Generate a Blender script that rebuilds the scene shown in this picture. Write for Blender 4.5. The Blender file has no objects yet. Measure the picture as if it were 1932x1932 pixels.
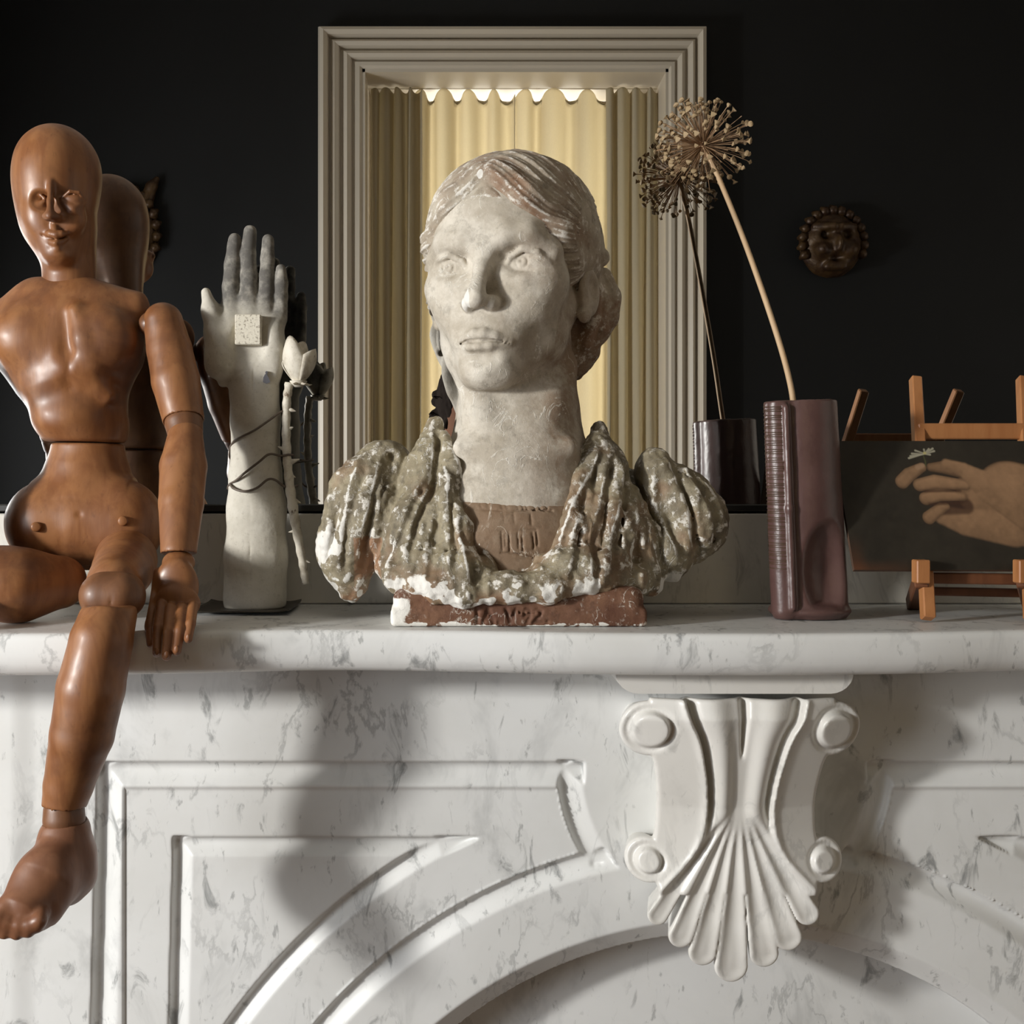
import bpy, math, random
import numpy as np
from mathutils import Vector, Matrix

# ------------------------------------------------------------------ camera, world, lights, exposure
scene = bpy.context.scene
COL = scene.collection
FPX, CX, CY, D = 2100.0, 845.0, 925.0, 1.2        # focal length in px, axis of view in px, camera to upstand face
SH = 1.15                                          # height of the shelf top
ZC = SH + 215.0 * D / FPX                          # camera height
MY = 0.015                                         # mirror plane
ROOM = 2.77                                        # opposite wall lies at y = -ROOM

cam = bpy.data.cameras.new('camera'); camo = bpy.data.objects.new('camera', cam)
COL.objects.link(camo); scene.camera = camo
camo.location = (0, -D, ZC); camo.rotation_euler = (math.pi/2, 0, 0)
cam.sensor_width = 36; cam.lens = FPX/1932*36
cam.shift_x = (966-CX)/1932; cam.shift_y = -(966-CY)/1932
cam.clip_start = 0.01

world = bpy.data.worlds.new('world'); scene.world = world; world.use_nodes = True
wb = world.node_tree.nodes['Background']
wb.inputs[0].default_value = (1.0, 0.90, 0.78, 1); wb.inputs[1].default_value = 0.85

def area(name, loc, target, sx, sy, power, color):
    l = bpy.data.lights.new(name, 'AREA'); l.shape = 'RECTANGLE'; l.size = sx; l.size_y = sy
    l.energy = power; l.color = color
    o = bpy.data.objects.new(name, l); COL.objects.link(o); o.location = loc
    d = Vector(target) - Vector(loc); o.rotation_euler = d.to_track_quat('-Z', 'Y').to_euler()
    return o
# daylight through the window in the left wall: bright slit of sky and the whole pane
area('window_daylight_slit', (-1.86, -1.36, SH+0.42), (0.1, -0.15, SH-0.05), 0.13, 0.22, 47, (1.0, 0.975, 0.925))
area('window_daylight', (-1.84, -1.57, SH+0.16), (0.1, -1.45, SH+0.10), 0.95, 1.05, 29, (0.93, 0.96, 1.0))
# daylight outside the curtained window
area('garden_daylight', (0.24, -ROOM-0.62, ZC+0.3), (0.24, 0, ZC+0.3), 0.72, 2.5, 32, (1.0, 0.95, 0.84))

scene.cycles.caustics_reflective = False; scene.cycles.caustics_refractive = False
scene.view_settings.view_transform = 'Standard'
scene.view_settings.look = 'None'
scene.view_settings.exposure = -0.06
scene.view_settings.gamma = 1.0
scene.view_settings.use_curve_mapping = False

# ------------------------------------------------------------------ helpers
def L(u, v, Y):                                    # point on depth plane Y that the photograph shows at (u, v)
    k = (D+Y)/FPX
    return np.array([(u-CX)*k, Y, ZC-(v-CY)*k])
def PX(Y): return (D+Y)/FPX                        # size of one pixel at depth Y

def prop(o, label=None, cat=None, group=None, kind=None):
    if label: o['label'] = label
    if cat: o['category'] = cat
    if group: o['group'] = group
    if kind: o['kind'] = kind
    return o
def empty(name, loc, label, cat, group=None, kind=None):
    o = bpy.data.objects.new(name, None); COL.objects.link(o); o.location = tuple(float(c) for c in loc)
    o.empty_display_size = 0.02
    return prop(o, label, cat, group, kind)
def adopt(o, parent):
    o.parent = parent
    p = parent; off = Vector((0, 0, 0))
    while p is not None:
        off += p.location; p = p.parent
    o.location = o.location - off
    return o
def link(name, me, mat, parent=None, smooth=True):
    o = bpy.data.objects.new(name, me); COL.objects.link(o)
    if mat is not None and len(me.materials) == 0: me.materials.append(mat)
    if smooth and len(me.polygons):
        me.polygons.foreach_set('use_smooth', np.ones(len(me.polygons), dtype=bool))
    if parent is not None: adopt(o, parent)
    return o
def mesh_np(name, V, Q, attrs=None):
    me = bpy.data.meshes.new(name)
    V = np.asarray(V, dtype=np.float32); Q = np.asarray(Q, dtype=np.int32)
    n = Q.shape[1]
    me.vertices.add(len(V)); me.vertices.foreach_set('co', V.ravel())
    me.loops.add(Q.size); me.loops.foreach_set('vertex_index', Q.ravel())
    me.polygons.add(len(Q)); me.polygons.foreach_set('loop_start', np.arange(0, Q.size, n, dtype=np.int32))
    me.polygons.foreach_set('loop_total', np.full(len(Q), n, dtype=np.int32))
    me.update(calc_edges=True)
    for k, a in (attrs or {}).items():
        a = np.asarray(a, dtype=np.float32)
        if a.ndim == 1:
            at = me.attributes.new(k, 'FLOAT', 'POINT'); at.data.foreach_set('value', a)
        else:
            at = me.attributes.new(k, 'FLOAT_COLOR', 'POINT')
            at.data.foreach_set('color', np.concatenate([a, np.ones((len(a), 1), np.float32)], 1).ravel())
    return me

class MB:                                          # collects simple solids into one mesh
    def __init__(s): s.v = []; s.f = []
    def add(s, V, F):
        b = len(s.v); s.v += [tuple(float(c) for c in p) for p in V]; s.f += [tuple(i+b for i in q) for q in F]; return s
    def box(s, lo, hi, bev=0.0):
        if bev <= 0:
            x0, y0, z0 = lo; x1, y1, z1 = hi
            return s.add([(x0,y0,z0),(x1,y0,z0),(x1,y1,z0),(x0,y1,z0),(x0,y0,z1),(x1,y0,z1),(x1,y1,z1),(x0,y1,z1)],
                         [(0,3,2,1),(4,5,6,7),(0,1,5,4),(1,2,6,5),(2,3,7,6),(3,0,4,7)])
        V = []; lo = np.array(lo, float); hi = np.array(hi, float); c = (lo+hi)/2; h = (hi-lo)/2
        idx = {}
        for sx in (-1, 1):
            for sy in (-1, 1):
                for sz in (-1, 1):
                    for a in range(3):
                        p = c + h*np.array([sx, sy, sz]); q = np.array([sx, sy, sz], float)*bev; q[a] = 0
                        idx[(sx, sy, sz, a)] = len(V); V.append(p-q)
        F = []
        for a in range(3):
            b, d = (a+1) % 3, (a+2) % 3
            for sg in (-1, 1):
                r = []
                for (tb, td) in ((-1,-1),(1,-1),(1,1),(-1,1)):
                    t = [0,0,0]; t[a] = sg; t[b] = tb; t[d] = td; r.append(idx[(*t, a)])
                F.append(tuple(r) if sg > 0 else tuple(r[::-1]))
            for sb in (-1, 1):                     # edge bevels parallel to axis a
                for sd in (-1, 1):
                    t0 = [0,0,0]; t1 = [0,0,0]; t0[a] = -1; t1[a] = 1; t0[b] = t1[b] = sb; t0[d] = t1[d] = sd
                    q = (idx[(*t0, b)], idx[(*t1, b)], idx[(*t1, d)], idx[(*t0, d)])
                    F.append(q if sb*sd < 0 else q[::-1])
        for sx in (-1, 1):
            for sy in (-1, 1):
                for sz in (-1, 1):
                    q = tuple(idx[(sx, sy, sz, a)] for a in range(3))
                    F.append(q if sx*sy*sz > 0 else q[::-1])
        return s.add(V, F)
    def tube(s, pts, rad, n=8, cap=True):
        pts = [np.array(p, float) for p in pts]; m = len(pts)
        rad = [rad]*m if not hasattr(rad, '__len__') else list(rad)
        up = np.array([0.31, 0.87, 0.38]); V = []; F = []
        nrm = None
        for i, p in enumerate(pts):
            t = pts[min(i+1, m-1)] - pts[max(i-1, 0)]; t = t/(np.linalg.norm(t)+1e-12)
            if nrm is None: nrm = np.cross(t, up)
            nrm = nrm - t*np.dot(nrm, t); nrm = nrm/(np.linalg.norm(nrm)+1e-12); b = np.cross(t, nrm)
            for k in range(n):
                a = 2*math.pi*k/n; V.append(p + rad[i]*(math.cos(a)*nrm + math.sin(a)*b))
        for i in range(m-1):
            for k in range(n):
                F.append((i*n+k, i*n+(k+1) % n, (i+1)*n+(k+1) % n, (i+1)*n+k))
        if cap: F.append(tuple(range(n-1, -1, -1))); F.append(tuple((m-1)*n+k for k in range(n)))
        return s.add(V, F)
    def grid(s, P):                                # P[i][j] points
        a = len(P); b = len(P[0]); V = [q for r in P for q in r]
        return s.add(V, [(i*b+j, (i+1)*b+j, (i+1)*b+j+1, i*b+j+1) for i in range(a-1) for j in range(b-1)])
    def build(s, name, mat, parent=None, smooth=False):
        me = bpy.data.meshes.new(name); me.from_pydata(s.v, [], s.f); me.update()
        return link(name, me, mat, parent, smooth)

def catmull(pts, n):
    P = np.array(pts, float); P = np.vstack([2*P[0]-P[1], P, 2*P[-1]-P[-2]]); out = []
    for i in range(1, len(P)-2):
        for k in range(n):
            t = k/n
            out.append(0.5*((2*P[i]) + (-P[i-1]+P[i+1])*t + (2*P[i-1]-5*P[i]+4*P[i+1]-P[i+2])*t*t + (-P[i-1]+3*P[i]-3*P[i+1]+P[i+2])*t**3))
    out.append(P[-2]); return np.array(out)

# ---- numpy noise
_rs = np.random.RandomState(7)
_LAT = _rs.rand(64, 64, 64).astype(np.float32)
def vnoise(P, freq, seed=0):
    Q = np.asarray(P, dtype=np.float32)*freq + np.array([13.7, 7.1, 3.3], np.float32)*(seed+1)
    I = np.floor(Q).astype(np.int32); T = Q-I; T = T*T*(3-2*T); I0 = I & 63; I1 = (I+1) & 63
    x0, y0, z0 = I0[..., 0], I0[..., 1], I0[..., 2]; x1, y1, z1 = I1[..., 0], I1[..., 1], I1[..., 2]
    tx, ty, tz = T[..., 0], T[..., 1], T[..., 2]
    a = _LAT[x0,y0,z0]*(1-tx)+_LAT[x1,y0,z0]*tx; b = _LAT[x0,y1,z0]*(1-tx)+_LAT[x1,y1,z0]*tx
    c = _LAT[x0,y0,z1]*(1-tx)+_LAT[x1,y0,z1]*tx; d = _LAT[x0,y1,z1]*(1-tx)+_LAT[x1,y1,z1]*tx
    return ((a*(1-ty)+b*ty)*(1-tz)+(c*(1-ty)+d*ty)*tz)*2-1
def fbm(P, freq, oct=4, seed=0):
    s = 0; a = 0.5
    for i in range(oct): s = s+a*vnoise(P, freq*2**i, seed+i); a *= 0.5
    return s
def sstep(a, b, x):
    t = np.clip((x-a)/(b-a), 0, 1); return t*t*(3-2*t)

# ---- signed-distance modelling, meshed with surface nets
def rot(yaw=0, pitch=0, roll=0):                   # degrees: about z, x, y
    return np.array(Matrix.Rotation(math.radians(yaw), 3, 'Z') @ Matrix.Rotation(math.radians(pitch), 3, 'X') @ Matrix.Rotation(math.radians(roll), 3, 'Y'))
class Vox:
    def __init__(s, lo, hi, h):
        s.lo = np.array(lo, float); s.h = h; n = np.ceil((np.array(hi)-s.lo)/h).astype(int)+1
        s.ax = [(s.lo[a]+h*np.arange(n[a])).astype(np.float32) for a in range(3)]
        s.F = np.full(tuple(n), 0.08, np.float32)
    def _sl(s, lo, hi):
        r = []
        for a in range(3):
            i0 = max(0, int(math.floor((lo[a]-s.lo[a])/s.h))); i1 = min(len(s.ax[a]), int(math.ceil((hi[a]-s.lo[a])/s.h))+1)
            if i1 <= i0: return None
            r.append(slice(i0, i1))
        return tuple(r)
    def op(s, fn, lo, hi, k, mode='add'):
        m = k+3*s.h; sl = s._sl(np.asarray(lo)-m, np.asarray(hi)+m)
        if sl is None: return s
        X = s.ax[0][sl[0]][:, None, None]; Y = s.ax[1][sl[1]][None, :, None]; Z = s.ax[2][sl[2]][None, None, :]
        d = fn(X, Y, Z).astype(np.float32); A = s.F[sl]
        if mode == 'sub': d = -d; h = np.maximum(k-np.abs(A-d), 0)/max(k, 1e-9); s.F[sl] = np.maximum(A, d)+h*h*k*0.25
        else: h = np.maximum(k-np.abs(A-d), 0)/max(k, 1e-9); s.F[sl] = np.minimum(A, d)-h*h*k*0.25
        return s
    def ell(s, c, r, R=None, k=0.004, mode='add'):
        c = np.asarray(c, float); r = np.asarray(r, float)*np.ones(3); m = r.max() if R is not None else r
        Rt = None if R is None else np.asarray(R).T
        def fn(X, Y, Z):
            x, y, z = X-c[0], Y-c[1], Z-c[2]
            if Rt is not None:
                x, y, z = (Rt[0,0]*x+Rt[0,1]*y+Rt[0,2]*z, Rt[1,0]*x+Rt[1,1]*y+Rt[1,2]*z, Rt[2,0]*x+Rt[2,1]*y+Rt[2,2]*z)
            k0 = np.sqrt((x/r[0])**2+(y/r[1])**2+(z/r[2])**2); k1 = np.sqrt((x/r[0]**2)**2+(y/r[1]**2)**2+(z/r[2]**2)**2)
            return k0*(k0-1)/(k1+1e-6)
        return s.op(fn, c-m, c+m, k, mode)
    def cap(s, a, b, ra, rb=None, k=0.003, mode='add', sq=None):
        # tapered capsule; sq = (axis, factor) flattens the section along a world axis
        a = np.asarray(a, float); b = np.asarray(b, float); rb = ra if rb is None else rb
        ab = b-a; l2 = max(float(ab@ab), 1e-12); m = max(ra, rb)*(1 if sq is None else max(1, sq[1]))
        def fn(X, Y, Z):
            q = [X-a[0], Y-a[1], Z-a[2]]
            t = np.clip((q[0]*ab[0]+q[1]*ab[1]+q[2]*ab[2])/l2, 0, 1)
            e = [q[i]-t*ab[i] for i in range(3)]
            f = 1.0
            if sq is not None: e[sq[0]] = e[sq[0]]/sq[1]; f = min(1.0, sq[1])
            return (np.sqrt(e[0]**2+e[1]**2+e[2]**2)-(ra+(rb-ra)*t))*f
        return s.op(fn, np.minimum(a, b)-m, np.maximum(a, b)+m, k, mode)
    def chain(s, pts, rads, k=0.003, mode='add', sq=None):
        for i in range(len(pts)-1): s.cap(pts[i], pts[i+1], rads[i], rads[i+1], k, mode, sq)
        return s
    def box(s, c, hs, R=None, rnd=0.002, k=0.002, mode='add'):
        c = np.asarray(c, float); hs = np.asarray(hs, float); m = np.linalg.norm(hs) if R is not None else hs
        Rt = None if R is None else np.asarray(R).T
        def fn(X, Y, Z):
            x, y, z = X-c[0], Y-c[1], Z-c[2]
            if Rt is not None:
                x, y, z = (Rt[0,0]*x+Rt[0,1]*y+Rt[0,2]*z, Rt[1,0]*x+Rt[1,1]*y+Rt[1,2]*z, Rt[2,0]*x+Rt[2,1]*y+Rt[2,2]*z)
            qx, qy, qz = np.abs(x)-hs[0]+rnd, np.abs(y)-hs[1]+rnd, np.abs(z)-hs[2]+rnd
            o = np.sqrt(np.maximum(qx,0)**2+np.maximum(qy,0)**2+np.maximum(qz,0)**2)
            return o+np.minimum(np.maximum(np.maximum(qx, qy), qz), 0)-rnd
        return s.op(fn, c-m, c+m, k, mode)
    def mesh(s, smooth=1):
        F = s.F; S = F < 0
        for a in range(3):                         # seal at the borders
            for e in (0, -1):
                sl = [slice(None)]*3; sl[a] = e; F[tuple(sl)] = 0.01; S[tuple(sl)] = False
        S8 = S.astype(np.uint8); c = S8[:-1]+S8[1:]; c = c[:, :-1]+c[:, 1:]; c = c[:, :, :-1]+c[:, :, 1:]
        act = (c > 0) & (c < 8); I = np.argwhere(act); ids = np.full(act.shape, -1, np.int32); ids[act] = np.arange(len(I))
        cor = [(i, j, k) for i in (0, 1) for j in (0, 1) for k in (0, 1)]
        vals = {q: F[I[:, 0]+q[0], I[:, 1]+q[1], I[:, 2]+q[2]] for q in cor}
        acc = np.zeros((len(I), 3), np.float32); n = np.zeros(len(I), np.float32)
        for q in cor:
            for a in range(3):
                if q[a] == 0:
                    w = list(q); w[a] = 1; w = tuple(w); A = vals[q]; B = vals[w]; m = (A < 0) != (B < 0)
                    t = np.where(m, A/np.where(m, A-B, 1), 0)
                    for d in range(3): acc[:, d] += np.where(m, q[d]+(t if d == a else 0), 0)
                    n += m
        V = (I+acc/n[:, None])*s.h+s.lo
        Qs = []
        for a in range(3):
            b, d = (a+1) % 3, (a+2) % 3
            s0 = [slice(None)]*3; s1 = [slice(None)]*3; s0[a] = slice(0, -1); s1[a] = slice(1, None)
            s0[b] = s1[b] = slice(1, -1); s0[d] = s1[d] = slice(1, -1)
            A = S[tuple(s0)]; B = S[tuple(s1)]; E = np.argwhere(A != B)
            if not len(E): continue
            ins = A[E[:, 0], E[:, 1], E[:, 2]]; E = E.copy(); E[:, b] += 1; E[:, d] += 1
            def g(ob, od):
                J = E.copy(); J[:, b] += ob; J[:, d] += od; return ids[J[:, 0], J[:, 1], J[:, 2]]
            q = np.stack([g(-1, -1), g(0, -1), g(0, 0), g(-1, 0)], 1)
            q[~ins] = q[~ins][:, ::-1]; Qs.append(q)
        Q = np.concatenate(Qs); Q = Q[(Q >= 0).all(1)]
        for _ in range(smooth): V = relax(V, Q)
        return V.astype(np.float64), Q
def relax(V, Q, f=0.5):
    n = len(V); e = np.concatenate([Q[:, [0, 1]], Q[:, [1, 2]], Q[:, [2, 3]], Q[:, [3, 0]]])
    cnt = np.bincount(e[:, 0], minlength=n)+np.bincount(e[:, 1], minlength=n); cnt = np.maximum(cnt, 1)
    out = np.empty_like(V)
    for a in range(3):
        sm = np.bincount(e[:, 0], V[e[:, 1], a], minlength=n)+np.bincount(e[:, 1], V[e[:, 0], a], minlength=n)
        out[:, a] = V[:, a]*(1-f)+f*sm/cnt
    return out
def vnormals(V, Q):
    fn = np.cross(V[Q[:, 2]]-V[Q[:, 0]], V[Q[:, 3]]-V[Q[:, 1]]); N = np.zeros_like(V)
    for a in range(3):
        N[:, a] = sum(np.bincount(Q[:, i], fn[:, a], minlength=len(V)) for i in range(4))
    return N/(np.linalg.norm(N, axis=1, keepdims=True)+1e-12)

# ---- materials
class Mat:
    def __init__(s, name, rough=0.5, color=(0.5, 0.5, 0.5), spec=0.5, coat=0.0):
        s.m = bpy.data.materials.new(name); s.m.use_nodes = True; s.nt = s.m.node_tree
        s.b = s.nt.nodes['Principled BSDF']; s.b.inputs['Roughness'].default_value = rough
        s.b.inputs['Base Color'].default_value = (*color, 1); s.b.inputs['Specular IOR Level'].default_value = spec
        s.b.inputs['Coat Weight'].default_value = coat; s.b.inputs['Coat Roughness'].default_value = 0.25
        s._c = None
    def nd(s, t, **kw):
        n = s.nt.nodes.new(t)
        for k, v in kw.items():
            if k in n.inputs.keys(): s.set(n.inputs[k], v)
            else: setattr(n, k, v)
        return n
    def set(s, inp, v):
        if isinstance(v, bpy.types.NodeSocket): s.nt.links.new(v, inp)
        elif isinstance(v, (tuple, list)) and len(v) == 3 and inp.type == 'RGBA': inp.default_value = (*v, 1)
        else: inp.default_value = v
    def co(s, scale=(1, 1, 1), r=(0, 0, 0)):
        if s._c is None: s._c = s.nd('ShaderNodeTexCoord')
        mp = s.nd('ShaderNodeMapping', Vector=s._c.outputs['Object'], Scale=scale, Rotation=r); return mp.outputs[0]
    def noise(s, scale, detail=4, rough=0.55, dist=0.0, stretch=(1, 1, 1), r=(0, 0, 0), vec=None):
        n = s.nd('ShaderNodeTexNoise', Scale=scale, Detail=detail, Roughness=rough, Distortion=dist)
        s.set(n.inputs['Vector'], vec if vec is not None else s.co(stretch, r)); return n.outputs['Fac']
    def ramp(s, fac, a, b):
        n = s.nd('ShaderNodeMapRange', interpolation_type='SMOOTHSTEP'); s.set(n.inputs['Value'], fac)
        n.inputs['From Min'].default_value = a; n.inputs['From Max'].default_value = b; return n.outputs['Result']
    def math(s, op, a, b=0.0):
        n = s.nd('ShaderNodeMath', operation=op); s.set(n.inputs[0], a); s.set(n.inputs[1], b); return n.outputs[0]
    def mix(s, fac, a, b):
        n = s.nd('ShaderNodeMix', data_type='RGBA'); s.set(n.inputs[0], fac); s.set(n.inputs[6], a); s.set(n.inputs[7], b); return n.outputs[2]
    def attr(s, name, col=False):
        n = s.nd('ShaderNodeAttribute', attribute_name=name); return n.outputs['Color' if col else 'Fac']
    def color(s, v): s.set(s.b.inputs['Base Color'], v); return s
    def bump(s, h, strength=0.3, dist=0.002):
        n = s.nd('ShaderNodeBump', Strength=strength, Distance=dist); s.set(n.inputs['Height'], h)
        s.nt.links.new(n.outputs[0], s.b.inputs['Normal']); return s

def marble(name, base, vein, warm, rough=0.40, amount=1.0):
    M = Mat(name, rough=rough, spec=0.4)
    cloud = M.ramp(M.noise(6, 5, 0.6, 0.4), 0.30, 0.75)
    c = M.mix(cloud, base, warm)
    n1 = M.noise(7.5, 7, 0.58, 0.45, (1.6, 1, 0.8), (0, 0.5, 0))
    v1 = M.math('SUBTRACT', 1.0, M.ramp(M.math('ABSOLUTE', M.math('SUBTRACT', n1, 0.5)), 0.0, 0.020))
    gate = M.ramp(M.noise(9, 3, 0.5), 0.46, 0.64)
    v1 = M.math('MULTIPLY', M.math('MULTIPLY', v1, gate), 0.42*amount)
    n2 = M.noise(30, 6, 0.62, 0.8, (1.5, 1, 0.6), (0, -0.12, 0))
    sp = M.math('MULTIPLY', M.ramp(n2, 0.57, 0.72), 0.75*amount)
    n3 = M.noise(11, 5, 0.65, 0.5, (1.2, 1, 0.7))
    sm = M.math('MULTIPLY', M.ramp(n3, 0.54, 0.72), 0.30*amount)
    n4 = M.noise(75, 4, 0.6, 0.3, (1.3, 1, 0.5), (0, 0.1, 0))
    fl_ = M.math('MULTIPLY', M.ramp(n4, 0.63, 0.72), 0.5*amount)
    f = M.math('MAXIMUM', M.math('MAXIMUM', M.math('MAXIMUM', v1, fl_), sp), sm)
    M.color(M.mix(f, c, vein))
    M.bump(M.noise(220, 3, 0.6), 0.05, 0.001)
    return M.m
# ------------------------------------------------------------------ the room
wallm = Mat('dark_wall_paint', rough=0.55, spec=0.15)
wallm.color(wallm.mix(wallm.noise(3, 4), (0.015, 0.0155, 0.0155), (0.020, 0.0205, 0.021))); wallm.bump(wallm.noise(180, 2), 0.05, 0.001)
WALL = wallm.m
pw = Mat('cream_paint', rough=0.42, spec=0.4)
pw.color(pw.mix(pw.noise(4, 3), (0.60, 0.54, 0.45), (0.66, 0.60, 0.50))); pw.bump(pw.noise(120, 3, stretch=(1, 1, 0.15)), 0.05, 0.001)
CREAM = pw.m
fl = Mat('floor_boards', rough=0.5); fl.color(fl.mix(fl.noise(5, 4, stretch=(0.2, 3, 1)), (0.10, 0.055, 0.03), (0.17, 0.10, 0.06)))

RX0, RX1, RZ = -1.90, 2.9, 3.15
WY = -ROOM
def at2(u, v, back=0.0):                           # point on the opposite wall seen at (u, v) in the mirror
    k = (D+2*MY+ROOM+back)/FPX
    return (u-CX)*k, ZC-(v-CY)*k
prop(MB().box((RX0-0.3, WY-0.3, -0.12), (RX1+0.3, 0.4, 0)).build('floor', fl.m), 'dark boarded floor of the room in front of the fireplace', 'floor', kind='structure')
# back wall behind the mirror (chimney breast)
prop(MB().box((RX0-0.3, 0.06, 0), (RX1+0.2, 0.35, RZ)).build('wall_back', WALL), 'black painted wall behind the mirror', 'wall', kind='structure')
clg = Mat('ceiling_paint', rough=0.8); clg.color(clg.mix(clg.noise(3, 3), (0.66, 0.62, 0.55), (0.70, 0.66, 0.59)))
prop(MB().box((RX0-0.3, WY-0.3, RZ), (RX1+0.3, 0.4, RZ+0.12)).build('ceiling', clg.m), 'pale ceiling of the room', 'ceiling', kind='structure')
# opposite wall with the opening of the curtained window
ox0, oz1 = at2(684, 132); ox1, _ = at2(1260, 132); oz0 = 0.72
mb = MB()
mb.box((RX0-0.3, WY-0.30, 0), (ox0, WY, RZ)); mb.box((ox1, WY-0.30, 0), (RX1, WY, RZ))
mb.box((ox0, WY-0.30, oz1), (ox1, WY, RZ)); mb.box((ox0, WY-0.30, 0), (ox1, WY, oz0))
prop(mb.build('wall_front', WALL), 'black painted wall opposite the mirror, seen reflected', 'wall', kind='structure')
# left wall with the daylight window
wy0, wy1, wz0, wz1 = -2.12, -1.02, 0.75, 2.45
mb = MB()
mb.box((RX0-0.2, WY, 0), (RX0, wy0, RZ)); mb.box((RX0-0.2, wy1, 0), (RX0, 0.06, RZ))
mb.box((RX0-0.2, wy0, wz1), (RX0, wy1, RZ)); mb.box((RX0-0.2, wy0, 0), (RX0, wy1, wz0))
prop(mb.build('wall_left', WALL), 'black painted side wall with the daylight window', 'wall', kind='structure')
mb = MB()
for (a, b, c, d) in ((wy0, wy0+0.05, wz0, wz1), (wy1-0.05, wy1, wz0, wz1), (wy0, wy1, wz0, wz0+0.06), (wy0, wy1, wz1-0.06, wz1)):
    mb.box((RX0-0.14, a, c), (RX0-0.08, b, d))
prop(mb.build('window_2', CREAM), 'cream window frame in the side wall', 'window', kind='structure')

# unseen right wall; its wide opening is added to let in fill light
ry0, ry1, rz0, rz1 = -2.45, -0.35, 0.25, 2.75
mb = MB()
mb.box((RX1, WY, 0), (RX1+0.2, ry0, RZ)); mb.box((RX1, ry1, 0), (RX1+0.2, 0.06, RZ)); mb.box((RX1, ry0, rz1), (RX1+0.2, ry1, RZ)); mb.box((RX1, ry0, 0), (RX1+0.2, ry1, rz0))
prop(mb.build('wall_right', WALL), 'black painted side wall with a wide opening added for fill light', 'wall', kind='structure')
mb = MB()
for k_ in range(4):
    y_ = ry0+(ry1-ry0)*k_/3; mb.box((RX1+0.05, y_-0.03, rz0), (RX1+0.11, y_+0.03, rz1))
for z_ in (rz0+0.03, 1.2, rz1-0.03): mb.box((RX1+0.055, ry0, z_-0.03), (RX1+0.105, ry1, z_+0.03))
prop(mb.build('fill_opening', CREAM), 'cream bars of the added fill-light opening in the side wall', 'window', kind='structure')

# ---- casing of the curtained window: moulded section swept round three sides
win = empty('window_1', (0.5*(ox0+ox1), WY, oz0), 'cream moulded window casing with deep reveal, reflected behind the bust', 'window', kind='structure')
cu0, ctop = at2(603, 62); cu1, _ = at2(1327, 62)
def casing(wl):
    # (offset outward from the opening 0..1, projection from the wall)
    return [(0.0, -0.02), (0.0, 0.012), (0.06, 0.022), (0.16, 0.022), (0.19, 0.010), (0.23, 0.010), (0.26, 0.030), (0.34, 0.040), (0.42, 0.034), (0.45, 0.020),
            (0.50, 0.020), (0.53, 0.045), (0.62, 0.054), (0.69, 0.045), (0.72, 0.030), (0.75, 0.030), (0.78, 0.064), (0.86, 0.078), (0.95, 0.072), (1.0, 0.050), (1.0, -0.005)]
prof = casing(0)
def sweep(A, B, outA, outB):                       # A, B: inner corners; outA/outB: vectors to the outer corners
    P = []
    for (o, pr) in prof:
        P.append([(A[0]+outA[0]*o, WY+pr, A[1]+outA[1]*o), (B[0]+outB[0]*o, WY+pr, B[1]+outB[1]*o)])
    m = MB(); m.grid(P); return m
lw = ox0-cu0; rw = cu1-ox1; tw = ctop-oz1
jl = sweep((ox0, oz0-0.05), (ox0, oz1), (-lw, 0), (-lw, tw)).build('jamb_casing', CREAM, win, smooth=False)
jr = sweep((ox1, oz1), (ox1, oz0-0.05), (rw, tw), (rw, 0)).build('jamb_casing', CREAM, win, smooth=False)
jt = sweep((ox0, oz1), (ox1, oz1), (-lw, tw), (rw, tw)).build('head_casing', CREAM, win, smooth=False)
RB = 0.27
m = MB(); m.box((ox0-0.004, WY-RB, oz0), (ox0+0.010, WY+0.012, oz1)); m.build('reveal_panel', CREAM, win)
m = MB(); m.box((ox1-0.010, WY-RB, oz0), (ox1+0.004, WY+0.012, oz1)); m.build('reveal_panel', CREAM, win)
m = MB(); m.box((ox0, WY-RB, oz1-0.012), (ox1, WY+0.012, oz1+0.004)); m.build('soffit_panel', CREAM, win)
m = MB(); m.box((ox0-0.05, WY-RB, oz0-0.04), (ox1+0.05, WY+0.06, oz0)); m.build('window_sill', CREAM, win)
# sash frame round the glass
gx0, _ = at2(786, 0, RB); gx1, _ = at2(1150, 0, RB)
m = MB(); m.box((ox0, WY-RB-0.05, oz0), (gx0, WY-RB-0.012, oz1)); m.build('sash_stile', CREAM, win)
m = MB(); m.box((gx1, WY-RB-0.05, oz0), (ox1, WY-RB-0.012, oz1)); m.build('sash_stile', CREAM, win)
_, gz1 = at2(0, 163, RB)
m = MB(); m.box((ox0, WY-RB-0.05, gz1), (ox1, WY-RB-0.008, oz1)); m.build('sash_rail', CREAM, win)

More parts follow.
